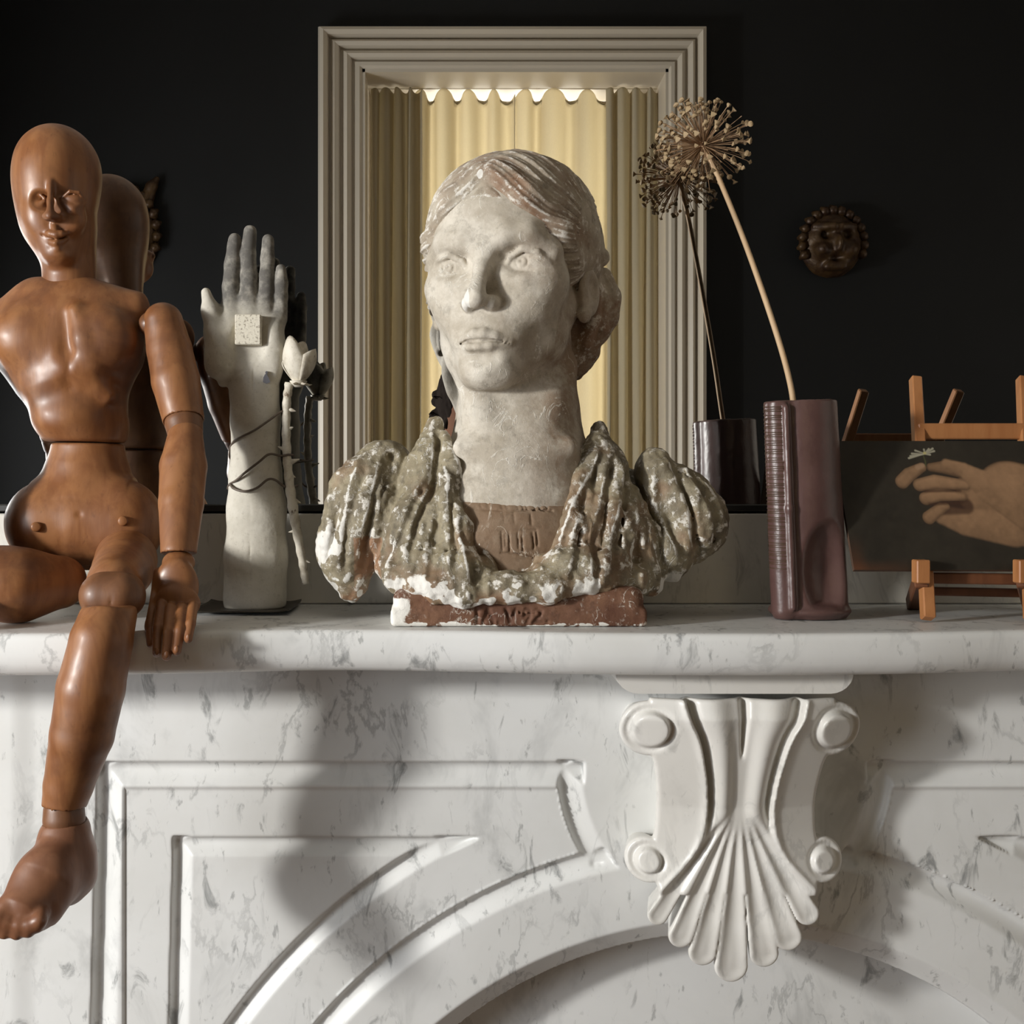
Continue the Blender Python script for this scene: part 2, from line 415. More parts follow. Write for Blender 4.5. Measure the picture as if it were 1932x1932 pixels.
# ---- curtains: thin translucent cloth, gathered
def cloth(name, tr, base):
    M = Mat(name, rough=0.8, spec=0.1)
    wv = M.noise(400, 2, stretch=(1, 1, 0.3)); c = M.mix(wv, tuple(x*0.9 for x in base), base); M.color(c)
    t = M.nd('ShaderNodeBsdfTranslucent'); M.set(t.inputs['Color'], c)
    mx = M.nd('ShaderNodeMixShader'); mx.inputs[0].default_value = tr
    M.nt.links.new(M.b.outputs[0], mx.inputs[1]); M.nt.links.new(t.outputs[0], mx.inputs[2])
    M.nt.links.new(mx.outputs[0], M.nt.nodes['Material Output'].inputs['Surface']); return M.m
SHEER = cloth('sheer_curtain_cloth', 0.6, (0.79, 0.73, 0.585)); LINED = cloth('lined_curtain_cloth', 0.45, (0.68, 0.62, 0.48))
def curtain(name, ua, ub, vtop, depth, amp, folds, mat, seed, label, hem=0.0):
    r = random.Random(seed); xa, zt = at2(ua, vtop, depth); xb, _ = at2(ub, vtop, depth); n = 26*folds; P = []
    ph = [r.uniform(-0.5, 0.5) for _ in range(folds+2)]; am = [r.uniform(0.6, 1.3) for _ in range(folds+2)]
    zs = [0, 0.012, 0.03, 0.06, 0.12, 0.3, 0.6, 1.0, 1.5, zt-oz0-0.02]
    for j, dz in enumerate(zs):
        row = []
        for i in range(n+1):
            t = i/n; q = t*folds; k = int(min(q, folds-1)); fr = q-k
            a = am[k]*(1-fr)+am[k+1]*fr; p = ph[k]*(1-fr)+ph[k+1]*fr
            w = math.sin(2*math.pi*q+p+0.25*dz*math.sin(3.1*k)); s = math.copysign(abs(w)**0.8, w)
            y = WY-depth+amp*a*s; z = zt-dz
            if j == 0: z -= hem*(0.5-0.5*s)
            elif j == 1: z -= hem*(0.5-0.5*s)*0.9
            row.append((xa+(xb-xa)*t+0.006*math.sin(5*q+dz*1.5), y, z))
        P.append(row)
    m = MB(); m.grid(P)
    o = m.build(name, mat, None, smooth=True); md = o.modifiers.new('thickness', 'SOLIDIFY'); md.thickness = 0.0015
    return prop(o, label, 'curtain', 'curtains in the reflected window')
curtain('window_curtain', 778, 969, 172, 0.18, 0.028, 4, SHEER, 3, 'cream sheer curtain half left of the centre parting, glowing with daylight', 0.035)
curtain('window_curtain', 972, 1152, 172, 0.18, 0.028, 3, SHEER, 8, 'cream sheer curtain half right of the centre parting, glowing with daylight', 0.035)
curtain('side_curtain', 700, 794, 168, 0.13, 0.018, 4, LINED, 5, 'darker gathered side curtain at the left edge of the window', 0.01)
curtain('side_curtain', 1143, 1246, 168, 0.13, 0.018, 4, LINED, 6, 'darker gathered side curtain at the right edge of the window', 0.01)
xa, zr = at2(690, 164, 0.155); xb, _ = at2(1258, 164, 0.155)
prop(MB().tube([(xa, WY-0.155, zr), (xb, WY-0.155, zr)], 0.009, 12).build('curtain_rod', CREAM, None, True), 'thin cream rod above the gathered curtains', 'curtain rod')

# ---- overmantel mirror
mg = Mat('silvered_glass', rough=0.0, color=(0.86, 0.86, 0.84)); mg.b.inputs['Metallic'].default_value = 1.0
blk = Mat('black_wood', rough=0.4, color=(0.02, 0.019, 0.017))
mir = empty('overmantel_mirror', (0.25, MY, SH+0.10), 'large mirror above the marble upstand reflecting the dark room', 'mirror')
zb = L(0, 958, 0)[2]
MB().add([(-0.75, MY, zb), (1.35, MY, zb), (1.35, MY, SH+1.25), (-0.75, MY, SH+1.25), (-0.75, 0.03, zb), (1.35, 0.03, zb), (1.35, 0.03, SH+1.25), (-0.75, 0.03, SH+1.25)],
         [(0,1,2,3), (7,6,5,4), (0,4,5,1), (1,5,6,2), (2,6,7,3), (3,7,4,0)]).build('mirror_glass', mg.m, mir)
fr = MB(); fr.box((-0.79, 0.0, zb-0.004), (1.39, 0.045, zb+0.0035), 0.001); fr.build('bottom_frame', blk.m, mir)
fr = MB(); fr.box((-0.79, -0.005, zb), (-0.745, 0.045, SH+1.29), 0.003); fr.build('side_frame', blk.m, mir)
fr = MB(); fr.box((1.345, -0.005, zb), (1.39, 0.045, SH+1.29), 0.003); fr.build('side_frame', blk.m, mir)
fr = MB(); fr.box((-0.79, -0.005, SH+1.245), (1.39, 0.045, SH+1.29), 0.003); fr.build('top_frame', blk.m, mir)
# ------------------------------------------------------------------ marble chimneypiece
MARBLE = marble('white_veined_marble', (0.76, 0.77, 0.765), (0.17, 0.178, 0.178), (0.68, 0.685, 0.67))
MARBLE2 = marble('shaded_marble', (0.70, 0.68, 0.63), (0.24, 0.235, 0.215), (0.60, 0.58, 0.52), rough=0.3, amount=0.7)  # upstand: the white marble with some of its shade put into the colour
MARBLE3 = marble('carved_marble', (0.74, 0.73, 0.70), (0.22, 0.22, 0.21), (0.66, 0.645, 0.605), rough=0.33, amount=0.5)
FY = -0.13                                         # plane of the frieze
fp = empty('fireplace', (0.26, -0.1, 0), 'carved white veined marble fireplace surround with shelf', 'fireplace')
# shelf with serpentine front
xs = np.linspace(-0.62, 1.14, 177)
def yfront(x):
    pts = [(-0.70, -0.236), (-0.55, -0.247), (-0.37, -0.248), (-0.25, -0.240), (-0.12, -0.222), (0.0, -0.228), (0.12, -0.243), (0.26, -0.249), (0.40, -0.241), (0.52, -0.222), (0.64, -0.22), (0.80, -0.24), (1.0, -0.248), (1.2, -0.236)]
    P = np.array(pts); return np.interp(x, catmull(pts, 12)[:, 0], catmull(pts, 12)[:, 1])
sec = [(0.02, 0.0), (0.0065, 0.0), (0.003, 0.0008), (0.001, 0.003), (0.0, 0.007), (0.0, 0.018), (0.0012, 0.026), (0.005, 0.033), (0.010, 0.0365), (0.016, 0.038), (0.030, 0.0385)]
P = []
for x in xs:
    y = float(yfront(x)); row = [(x, 0.055, SH)]
    row += [(x, y+a, SH-b) for a, b in sec]; row += [(x, 0.055, SH-0.0385)]; P.append(row)
m = MB(); m.grid(P); nn = len(P[0]); m.f.append(tuple(range(nn))); m.f.append(tuple((len(P)-1)*nn+i for i in range(nn-1, -1, -1)))
shelf = m.build('shelf', MARBLE, fp, smooth=True)
def sharp(o, ang=40):
    o.data.set_sharp_from_angle(angle=math.radians(ang))
sharp(shelf, 50)
# upstand
m = MB(); m.box((-0.62, 0.0, SH+0.0006), (1.14, 0.06, SH+178*D/FPX-0.004), 0.0015); m.build('upstand', MARBLE2, fp)
# bed slab under the shelf front, above the corbel
# frieze: height field with channelled mouldings
k = PX(FY)
zt = SH-0.0385; 
u0, u1, v0, v1 = -250, 2300, 1262, 2420
nu, nv = 860, 400
U, V = np.meshgrid(np.linspace(u0, u1, nu), np.linspace(v0, v1, nv), indexing='ij')
def groove(t, w):                                  # t: distance in px from the outer edge going inward
    q = np.clip(t/w, 0, 1); return np.where((t > 0) & (t < w), np.sin(np.pi*q**0.62)**1.15, 0)
R = np.hypot(U-1375, V-2605)
left = U < 1375
vt = 1437.0
slant = (V-1437)*0.026
sc = np.hypot((U-1375), (V-1450)*1.0)
scw = np.where(left, 325, 312); sci = np.where(left, 275, 263)
zone = (V > vt) & (R > 987) & (np.where(left, U > 183-slant, U < 2567)) & (sc > sci)
dep = np.zeros_like(U)
gt = groove(V-vt, 46)*((U > 183-slant) & (sc > sci-2) & (U < 2567))
gl = groove(U-(183-slant), 50)*((V > vt) & (R > 1034))
gr = groove(2567-U, 50)*((V > vt) & (R > 1034))
ga = groove(1034-R, 47)*(sc > sci+4)*(U > 183-slant)*(V > 1560)
gs = groove(scw-sc, 48)*((V > vt-2) & (R > 1000))
dep = np.maximum.reduce([gt, gl, gr, ga, gs])
v2 = 1581; zin = (V > v2) & (R > 1126)
s2 = (V-1581)*0.025
g2 = np.maximum.reduce([groove(V-v2, 36)*((U > 325-s2) & (R > 1126) & (U < 2425)), groove(U-(325-s2), 38)*((V > v2) & (R > 1165)),
                        groove(2425-U, 38)*((V > v2) & (R > 1165)), groove(1165-R, 39)*((U > 325-s2) & (V > v2) & (U < 2425))])
dep = np.maximum(dep, g2*0.85)
H = -dep*0.0085                                     # outwards positive
H += -0.0030*sstep(0, 10, V-vt-46)*((R > 1034) & (U > 233) & (sc > scw) & (U < 2517))    # field of the panel slightly sunk
# chamfer along the arch, then the drop to the slips
H += -0.016*np.clip((872-R)/40, 0, 1)
inside = R < 830
H = np.where(inside, -0.060, H)
# pilaster strip at the far left
H += 0.003*sstep(70, 20, U)
X = (U-CX)*k; Z = ZC-(V-CY)*k
VV = np.stack([X, FY-H, np.minimum(Z, zt+0.001)], -1).reshape(-1, 3)
ii = np.arange(nu-1)[:, None]*nv+np.arange(nv-1)[None, :]
Q = np.stack([ii, ii+nv, ii+nv+1, ii+1], -1).reshape(-1, 4)[:, ::-1]
VV = relax(VV, Q, 0.35) if True else VV
frz = link('frieze', mesh_np('frieze', VV, Q), MARBLE, fp, True)
m = MB(); m.box((-0.55, FY+0.075, 0.0), (1.04, 0.058, zt-0.0005)); m.build('carcass', MARBLE2, fp)
# jambs down to the floor (below the picture)
for (a, b) in ((-0.56, -0.33), (0.85, 1.08)):
    m = MB(); m.box((a, FY-0.02, 0.0), (b, FY+0.07, ZC-(2420-CY)*k), 0.003); m.build('jamb', MARBLE, fp)

# ---- corbel: scrolled bracket with shell
cb = empty('corbel_frame', (0, 0, 0), None, None)
CYD = -0.182; ks = PX(CYD); c0 = L(1390, 1310, CYD)
def uv2(X, Z): return X/ks+CX, CY+(ZC-Z)/ks
vox = Vox(L(1140, 1870, CYD)*[1, 0, 1]+[0, -0.275, 0], L(1640, 1285, CYD)*[1, 0, 1]+[0, FY+0.01, 0], 0.0012)
Xg, Zg = np.meshgrid(vox.ax[0], vox.ax[2], indexing='ij'); Ug, Vg = uv2(Xg, Zg)
a = np.abs(Ug-1390)                                 # symmetric half coordinate
def sp(points, x):
    c = catmull(points, 10); return np.interp(x, c[:, 1], c[:, 0])
ridge = sp([(112, 1300), (100, 1345), (79, 1391), (63, 1465), (59, 1529), (68, 1580), (93, 1625), (148, 1683), (160, 1700)], Vg)
outer = sp([(175, 1300), (172, 1400), (161, 1439), (153, 1497), (154, 1561), (160, 1600), (160, 1640), (150, 1683), (146, 1700)], Vg)
def circ(cx, cy, r): return np.hypot(a-cx, Vg-cy)-r
O = np.maximum(a-outer, Vg-1690)
O = np.minimum(O, circ(171, 1368, 56)); O = np.minimum(O, circ(166, 1625, 44))
O = np.maximum(O, 1306-Vg)
# shell lobes, fanned from the waist
tips = [(-150, 1724), (-106, 1764), (-64, 1797), (-9, 1825), (52, 1799), (96, 1767), (131, 1721)]
rads = [22, 26, 29, 34, 30, 29, 25]
org = (2, 1500)
sh = np.full_like(O, 99.0); best = np.full_like(O, 9.0); along = np.zeros_like(O)
du = Ug-1390
for (tx, ty), tr in zip(tips, rads):
    ax, ay = tx-org[0], ty-org[1]; l2 = ax*ax+ay*ay; px, py = du-org[0], Vg-org[1]
    t = np.clip((px*ax+py*ay)/l2, 0, 1); dd = np.hypot(px-t*ax, py-t*ay); r = 4+(tr-4)*t**0.95
    q = dd/r; sh = np.minimum(sh, dd-r); m_ = q < best; along = np.where(m_, t, along); best = np.minimum(best, q)
O = np.minimum(O, np.where(Vg > 1500, sh, 99))
base = np.interp(Vg, [1300, 1345, 1420, 1520, 1620, 1690, 1760, 1850], [58, 66, 46, 18, 8, 6, 2, -12])
plate = base+6-0.30*np.maximum(a-ridge, 0)
rim = 4*np.exp(-((a-ridge-4)/7)**2)
ring1 = circ(171, 1368, 0); ring2 = circ(166, 1625, 0)
boss = 13*sstep(36, 31, np.abs(ring1+0))-5*np.exp(-((ring1-40)/5.0)**2)
boss2 = 10*sstep(24, 20, ring2)-4*np.exp(-((ring2-28)/4.0)**2)
sideH = plate+rim+np.where(Vg < 1500, boss, boss2)
# centre band
tt = np.clip(a/np.maximum(ridge, 1), 0, 1)
cen = base-4+12*np.cos(np.clip((tt-0.52)/0.42, -1, 1)*np.pi/2)**2-16*np.exp(-((tt-0.93)/0.08)**2)
cleft = -20*np.exp(-(a/(2.0+5*sstep(1420, 1310, Vg)))**2)*sstep(1430, 1395, Vg)
cen = cen+cleft
fan = base+4-11*np.cos(np.clip(best, 0, 1)*np.pi/2)**1.2*sstep(0.0, 0.35, along)+11*sstep(0.72, 1.0, along)*(1-0.5*np.clip(best, 0, 1))
wf = sstep(1500, 1590, Vg)
cen = cen*(1-wf)+fan*wf
Hc = np.where((a > ridge) & (Vg < 1705), sideH, cen)
shellonly = (np.maximum(a-outer, Vg-1690) > 0) & (ring1 > 60) & (ring2 > 48) & (sh < 8)
Hc = np.where(shellonly, fan, Hc)
# smooth the height a little
for _ in range(2): Hc[1:-1, 1:-1] = 0.5*Hc[1:-1, 1:-1]+0.125*(Hc[2:, 1:-1]+Hc[:-2, 1:-1]+Hc[1:-1, 2:]+Hc[1:-1, :-2])
Hm = (CYD-Hc*ks)[:, None, :]; Om = (O*ks)[:, None, :]
Yg = vox.ax[1][None, :, None]
f1 = (Hm-Yg)*0.75; Om = Om+0.22*np.clip(Yg-Hm, 0, 0.07); kk = 0.005; h = np.maximum(kk-np.abs(f1-Om), 0)/kk
vox.F[:] = np.maximum(f1, Om)+h*h*kk*0.25
vV, vQ = vox.mesh(2)
bpy.data.objects.remove(cb)
corb = link('corbel', mesh_np('corbel', vV, vQ), MARBLE3, fp, True); corb['label'] = 'scrolled marble corbel ending in a fluted shell'
# abacus slab above it
m = MB(); ya = -0.212
q = []
xa, xb = (1161-CX)*PX(ya), (1611-CX)*PX(ya); z1 = SH-0.0385; z0 = L(0, 1309, ya)[2]; rr = z1-z0
prof2 = [(xa, z1)]+[(xa+0.021*(1-math.cos(t))*1.0, z1-rr*math.sin(t)) for t in np.linspace(0, math.pi/2, 7)]+[(xb-0.021*(1-math.cos(t)), z1-rr*math.sin(t)) for t in np.linspace(math.pi/2, 0, 7)]+[(xb, z1)]
n2 = len(prof2); VA = [(x, ya, z) for x, z in prof2]+[(x, FY+0.01, z) for x, z in prof2]
m.add(VA, [tuple(range(n2))]+[tuple(n2+i for i in range(n2-1, -1, -1))]+[(i+1, i, n2+i, n2+i+1) for i in range(n2-1)]+[(0, n2-1, 2*n2-1, n2)])
ab = m.build('abacus', MARBLE3, corb, False)
# ------------------------------------------------------------------ plaster bust of a woman
BYD = -0.13; sb = PX(BYD)
def B(u, v, w=0.0): return L(u, v, BYD-w*sb)        # w: px towards the viewer
Oh = L(958, 495, -0.125); th = math.radians(22); hs = PX(-0.125)
hr = np.array([math.cos(th), -math.sin(th), 0]); hf = np.array([-math.sin(th), -math.cos(th), 0]); hu = np.array([0, 0, 1.0])
HR = np.stack([hr, -hf, hu], 1)                     # columns: local x, back, up
def hp(x, y, z): return Oh+hs*(x*hr+y*hu+z*hf)
def he(vx, c, r, k=8, mode='add', R=None):          # ellipsoid in head coordinates, radii (x, up, forward)
    RR = HR if R is None else HR@R
    vx.ell(hp(*c), np.array([r[0], r[2], r[1]])*hs, RR, k*hs, mode)
def hc(vx, pts, rads, k=6, mode='add'):
    vx.chain([hp(*p) for p in pts], [r*hs for r in rads], k*hs, mode)

# ---- head, neck and chest
vx = Vox(B(770, 1010, 0)*[1, 0, 1]+[0, -0.262, 0], B(1165, 262, 0)*[1, 0, 1]+[0, -0.028, 0], 0.00125)
he(vx, (0, 60, -30), (152, 148, 172), 10)
he(vx, (0, 45, 45), (128, 105, 92), 30)
he(vx, (0, -60, 42), (118, 142, 97), 40)
for s in (-1, 1):
    hc(vx, [(s*102, -85, -20), (s*80, -155, 30), (s*30, -216, 104)], [33, 30, 26], 40)
    he(vx, (s*70, -88, 84), (44, 46, 42), 40)
    he(vx, (s*98, -55, 68), (38, 34, 40), 30)
he(vx, (0, -214, 114), (36, 32, 38), 30)
he(vx, (0, -150, 108), (66, 52, 44), 36)
for s in (-1, 1):
    he(vx, (s*70, -21, 146), (47, 31, 38), 12, 'sub'); he(vx, (s*34, -14, 150), (15, 18, 29), 14, 'sub')
    he(vx, (s*30, -40, 160), (16, 34, 26), 16, 'sub')
    hc(vx, [(s*12, 2, 126), (s*42, 20, 130), (s*78, 22, 119), (s*114, -4, 86)], [12, 11, 11, 14], 26)
    he(vx, (s*71, -28, 96), (46, 30, 25), 3)
    # lids
    hc(vx, [(s*32, -40, 113), (s*46, -17, 119), (s*70, -4, 123), (s*94, -11, 116), (s*116, -35, 97)], [3, 5.5, 6.5, 6, 4], 2)
    hc(vx, [(s*34, -41, 114), (s*54, -49, 118), (s*76, -52, 118), (s*96, -46, 111), (s*114, -36, 99)], [3, 3.5, 4, 3.5, 3], 3)
    hc(vx, [(s*44, -56, 116), (s*70, -64, 117), (s*98, -52, 102)], [6, 8, 6], 16)
hc(vx, [(0, 4, 122), (0, -38, 143), (0, -78, 166)], [11.5, 11.5, 15], 14)
he(vx, (0, -96, 174), (20, 18, 20), 10)
for s in (-1, 1):
    he(vx, (s*22, -101, 150), (14, 14, 19), 8)
    he(vx, (s*12, -116, 160), (7, 7, 11), 4, 'sub')
he(vx, (-14, -80, 203), (24, 32, 16), 4, 'sub')      # broken tip
hc(vx, [(-48, -168, 131), (-26, -160, 147), (-9, -155, 154), (0, -158, 154), (9, -155, 154), (26, -160, 147), (48, -168, 131)], [4, 6, 6.5, 6, 6.5, 6, 4], 10)
hc(vx, [(-40, -172, 134), (-18, -178, 150), (0, -180, 152), (18, -178, 149), (40, -172, 134)], [4, 7, 8, 7, 4], 9)
hc(vx, [(-47, -170, 135), (-26, -167, 151), (0, -167, 161), (26, -167, 151), (47, -170, 135)], [2.2, 2.6, 3.0, 2.6, 2.2], 3, 'sub')
hc(vx, [(0, -126, 164), (0, -146, 169)], [4, 5], 8, 'sub')
hc(vx, [(-24, -196, 152), (0, -199, 157), (24, -196, 152)], [5, 7, 5], 18, 'sub')
for s in (-1, 1):                                   # carved irises
    c = np.array((s*70-3, -27, 99)); q = []
    for t in np.linspace(0, 2*math.pi, 13): q.append((c[0]+11*math.cos(t), c[1]+11*math.sin(t), 120.5-abs(math.cos(t))*1.0-0.03*abs(c[0]+11*math.cos(t)-s*70)**1.2))
    hc(vx, q, [1.7]*13, 2, 'sub'); he(vx, (c[0]-1, c[1]+2, 121), (4, 4, 4), 2, 'sub')
for s in (-1, 1):                                   # ears
    he(vx, (s*150, -62, -28), (13, 46, 30), 8, R=rot(yaw=-s*18)); he(vx, (s*162, -55, -20), (12, 28, 17), 5, 'sub'); he(vx, (s*145, -106, -14), (13, 15, 14), 6)
# neck
vx.cap(B(980, 610, -60), B(976, 800, -40), 99*sb, 109*sb, 0.018)
vx.cap(B(978, 790, -40), B(980, 900, -30), 112*sb, 122*sb, 0.02)
vx.chain([B(1068, 690, -5), B(1040, 765, 36), B(1000, 850, 60)], [14*sb, 17*sb, 15*sb], 0.022)
vx.chain([B(872, 690, 10), B(905, 780, 45), B(950, 850, 62)], [16*sb, 16*sb, 13*sb], 0.022)
vx.ell(B(972, 930, -5), np.array([165, 78, 120])*sb, None, 0.03)
for (a, b) in (((870, 845), (955, 862)), ((985, 862), (1075, 842))): vx.cap(B(a[0], a[1], 60), B(b[0], b[1], 72), 7*sb, 7*sb, 0.024)
vx.ell(B(965, 975, 45), np.array([120, 45, 90])*sb, None, 0.02)
V1, Q1 = vx.mesh(1)
def curvature(V, Q, n=6):
    W = V
    for _ in range(n): W = relax(W, Q, 0.6)
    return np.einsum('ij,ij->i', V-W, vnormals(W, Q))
N = vnormals(V1, Q1); V1 = V1+N*(0.00045*fbm(V1, 90, 4, 3)+0.0005*fbm(V1, 28, 2, 9))[:, None]
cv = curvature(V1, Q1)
def proj(V): return CX+V[:, 0]*FPX/(D+V[:, 1]), CY+(ZC-V[:, 2])*FPX/(D+V[:, 1])
uu, vv = V1[:, 0]/sb+CX, CY+(ZC-V1[:, 2])/sb         # flat coordinates on the bust's own plane
loc = (V1-Oh)/hs; lx = loc@hr; ly = loc@hu; lz = loc@hf
brown = sstep(960, 990, vv+10*fbm(V1, 60, 2))*0.9     # linen insert, earth coloured
stain_and_shade = 0.5*sstep(20, 110, lx)*sstep(0.0, 0.4, fbm(V1, 20, 3, 17)+0.15)+0.45*sstep(25, -15, np.abs(lx-38)+np.abs(ly+120)*0.35)*(lz > 60)+0.35*sstep(60, 20, np.abs(lx-130))*sstep(-10, 30, -ly+0)*(lz < 60)  # brown stains, partly the shade of the face's right side put into colour
chip = np.clip(sstep(6, 0, np.hypot((lx+17)/1.0, (ly+100)/1.9)-9)*(lz > 150), 0, 1)
chip = np.maximum(chip, sstep(5, 0, np.hypot(lx-4, (ly+146)/1.4)-9)*(lz > 120)*0.3)
ATT = dict(curv=np.clip(cv/0.0012*0.5+0.5, 0, 1), brown=np.clip(brown+stain_and_shade, 0, 1), chip=chip, strand=np.zeros(len(V1)))

def plaster(name, base, dark, earth, white, chipcurve=(0.62, 0.85), chipamt=0.6, spec=0.3, rough=0.7, bump=0.45, mott=0.6):
    M = Mat(name, rough=rough, spec=spec)
    c = M.mix(M.ramp(M.noise(24, 8, 0.7), 0.36, 0.64), base, dark)
    c = M.mix(M.math('MULTIPLY', M.ramp(M.noise(85, 6, 0.75), 0.50, 0.66), mott), c, tuple(x*0.55 for x in dark))
    er = M.math('MULTIPLY', M.attr('brown'), M.ramp(M.noise(34, 8, 0.75), 0.30, 0.58)); c = M.mix(er, c, earth)
    cu = M.ramp(M.math('ADD', M.attr('curv'), M.math('MULTIPLY', M.math('SUBTRACT', M.noise(80, 7, 0.75), 0.5), 1.6)), *chipcurve)
    c = M.mix(M.math('MULTIPLY', cu, chipamt), c, white)
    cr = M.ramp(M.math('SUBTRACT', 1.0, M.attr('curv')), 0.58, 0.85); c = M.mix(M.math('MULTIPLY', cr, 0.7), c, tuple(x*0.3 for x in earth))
    # fine scratches
    n1 = M.noise(34, 5, 0.55, 1.4, (1, 1, 0.6), (0.4, 0.6, 0)); sc_ = M.math('SUBTRACT', 1.0, M.ramp(M.math('ABSOLUTE', M.math('SUBTRACT', n1, 0.5)), 0.0, 0.014))
    sc_ = M.math('MULTIPLY', sc_, M.ramp(M.noise(30, 4), 0.50, 0.60)); c = M.mix(M.math('MULTIPLY', sc_, 0.75), c, white)
    ch = M.ramp(M.math('ADD', M.attr('chip'), M.math('MULTIPLY', M.math('SUBTRACT', M.noise(120, 6, 0.7), 0.5), 0.9)), 0.42, 0.58)
    c = M.mix(ch, c, (0.78, 0.76, 0.71))
    M.color(c)
    M.bump(M.math('ADD', M.noise(150, 7, 0.75), M.math('MULTIPLY', sc_, 0.5)), bump, 0.0016)
    return M.m
FACE = plaster('aged_plaster', (0.64, 0.595, 0.515), (0.44, 0.39, 0.315), (0.25, 0.165, 0.105), (0.76, 0.73, 0.66), (0.80, 1.05), 0.55, mott=0.4)
GARB = plaster('painted_worn_plaster', (0.33, 0.285, 0.19), (0.175, 0.145, 0.095), (0.30, 0.16, 0.085), (0.78, 0.75, 0.69), (0.58, 0.72), 0.9, spec=0.45, rough=0.5, bump=0.8)
HAIR = plaster('hair_plaster', (0.52, 0.47, 0.385), (0.36, 0.305, 0.235), (0.235, 0.135, 0.08), (0.78, 0.75, 0.69), (0.57, 0.74), 0.8)
BASE = plaster('terracotta_plaster', (0.215, 0.11, 0.064), (0.145, 0.070, 0.042), (0.11, 0.047, 0.028), (0.72, 0.66, 0.58), (0.60, 0.84), 0.85)

bust = empty('plaster_bust', L(975, 1180, -0.15)*[1, 1, 0]+[0, 0, SH], 'weathered plaster bust of a woman looking left on the mantel', 'sculpture')
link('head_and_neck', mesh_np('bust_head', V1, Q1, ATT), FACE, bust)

# ---- hair with side bun
vx = Vox(B(770, 790, 0)*[1, 0, 1]+[0, -0.232, 0], B(1205, 262, 0)*[1, 0, 1]+[0, -0.022, 0], 0.0014)
he(vx, (0, 62, -34), (163, 149, 180), 8)
he(vx, (0, 20, -55), (167, 130, 165), 20)
for s in (-1, 1):
    hc(vx, [(s*14, 138, 112), (s*70, 90, 112), (s*122, 30, 68), (s*140, -18, 25)], [17, 20, 20, 16], 24)
he(vx, (-2, -58, 136), (120, 146, 120), 5, 'sub'); he(vx, (-170, -100, 30), (70, 90, 90), 10, 'sub'); 
he(vx, (0, -150, 60), (135, 150, 115), 10, 'sub')
he(vx, (0, -230, -20), (190, 150, 250), 8, 'sub')
hc(vx, [(-2, 98, 150), (0, 150, 138), (0, 205, 70), (0, 222, -20)], [5, 4, 4, 4], 8, 'sub')
# bun and tresses on the viewer's right
def Bw(u, v, w): return B(u, v, w)
vx.ell(Bw(1131, 487, -25), np.array([19, 22, 19])*sb, None, 0.002)
vx.chain([Bw(1112, 505, -40), Bw(1122, 545, -33), Bw(1120, 600, -36), Bw(1106, 650, -42)], [14*sb, 15*sb, 15*sb, 12*sb], 0.002)
vx.chain([Bw(1140, 520, -55), Bw(1153, 560, -58), Bw(1150, 600, -60), Bw(1132, 640, -62)], [15*sb, 20*sb, 19*sb, 12*sb], 0.002)
vx.chain([Bw(1130, 530, -48), Bw(1138, 575, -42), Bw(1134, 620, -48), Bw(1116, 665, -56)], [12*sb, 15*sb, 15*sb, 12*sb], 0.002)
vx.ell(Bw(1080, 640, -85), np.array([48, 50, 72])*sb, None, 0.008)
vx.ell(Bw(1050, 655, -105), np.array([70, 50, 64])*sb, None, 0.016)
vx.chain([Bw(1118, 620, -75), Bw(1112, 665, -75), Bw(1088, 700, -80)], [18*sb, 17*sb, 16*sb], 0.005)
he(vx, (0, -60, -150), (110, 90, 70), 20)
V2, Q2 = vx.mesh(1)
loc = (V2-Oh)/hs; lx = loc@hr; ly = loc@hu; lz = loc@hf
N = vnormals(V2, Q2)
# strands sweep from the centre parting down to the sides
ang = np.arctan2(ly-40, lz+20); sd = np.sign(lx)
flow = ang*3.1+0.010*np.abs(lx)+0.6*fbm(V2, 18, 2, 5)
strand = np.sin(flow*9)*0.75+np.sin(flow*23+2)*0.4
isb = (lx > 150) | (ly < -60)
strand = np.where(isb, 1.2*fbm(V2*[1, 1, 0.45], 130, 3, 2), strand)
V2 = V2+N*(0.0013*strand*sstep(0, 18, np.abs(lx))+0.0010*fbm(V2, 60, 3, 4))[:, None]
cv = curvature(V2, Q2, 5)
br = sstep(0.0, 0.5, fbm(V2, 16, 3, 11)+0.05)*sstep(-60, 30, ly)*0.6+0.9*sstep(70, 110, lx)*sstep(-40, -70, ly)
br = np.maximum(br, 0.95*sstep(60, 10, np.abs(lx-45+0.5*(ly-120)))*sstep(60, 110, lz))
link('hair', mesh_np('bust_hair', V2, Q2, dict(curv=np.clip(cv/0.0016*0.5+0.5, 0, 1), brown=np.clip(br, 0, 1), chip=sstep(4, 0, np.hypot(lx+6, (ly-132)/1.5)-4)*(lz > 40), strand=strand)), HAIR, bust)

# ---- draped dress
vx = Vox(B(575, 1170, 0)*[1, 0, 1]+[0, -0.262, 0], B(1400, 770, 0)*[1, 0, 1]+[0, -0.035, 0], 0.0015)
def be(u, v, w, r, k=12, mode='add', R=None): vx.ell(B(u, v, w), np.array([r[0], r[2], r[1]])*sb, R, k*sb, mode)
def bc(pts, rads, k=10, mode='add', sq=None): vx.chain([B(*p) for p in pts], [r*sb for r in rads], k*sb, mode, sq)
be(975, 1000, -55, (285, 105, 75), 10)
be(970, 1060, 0, (240, 62, 95), 30)
be(975, 900, -75, (215, 70, 55), 30)
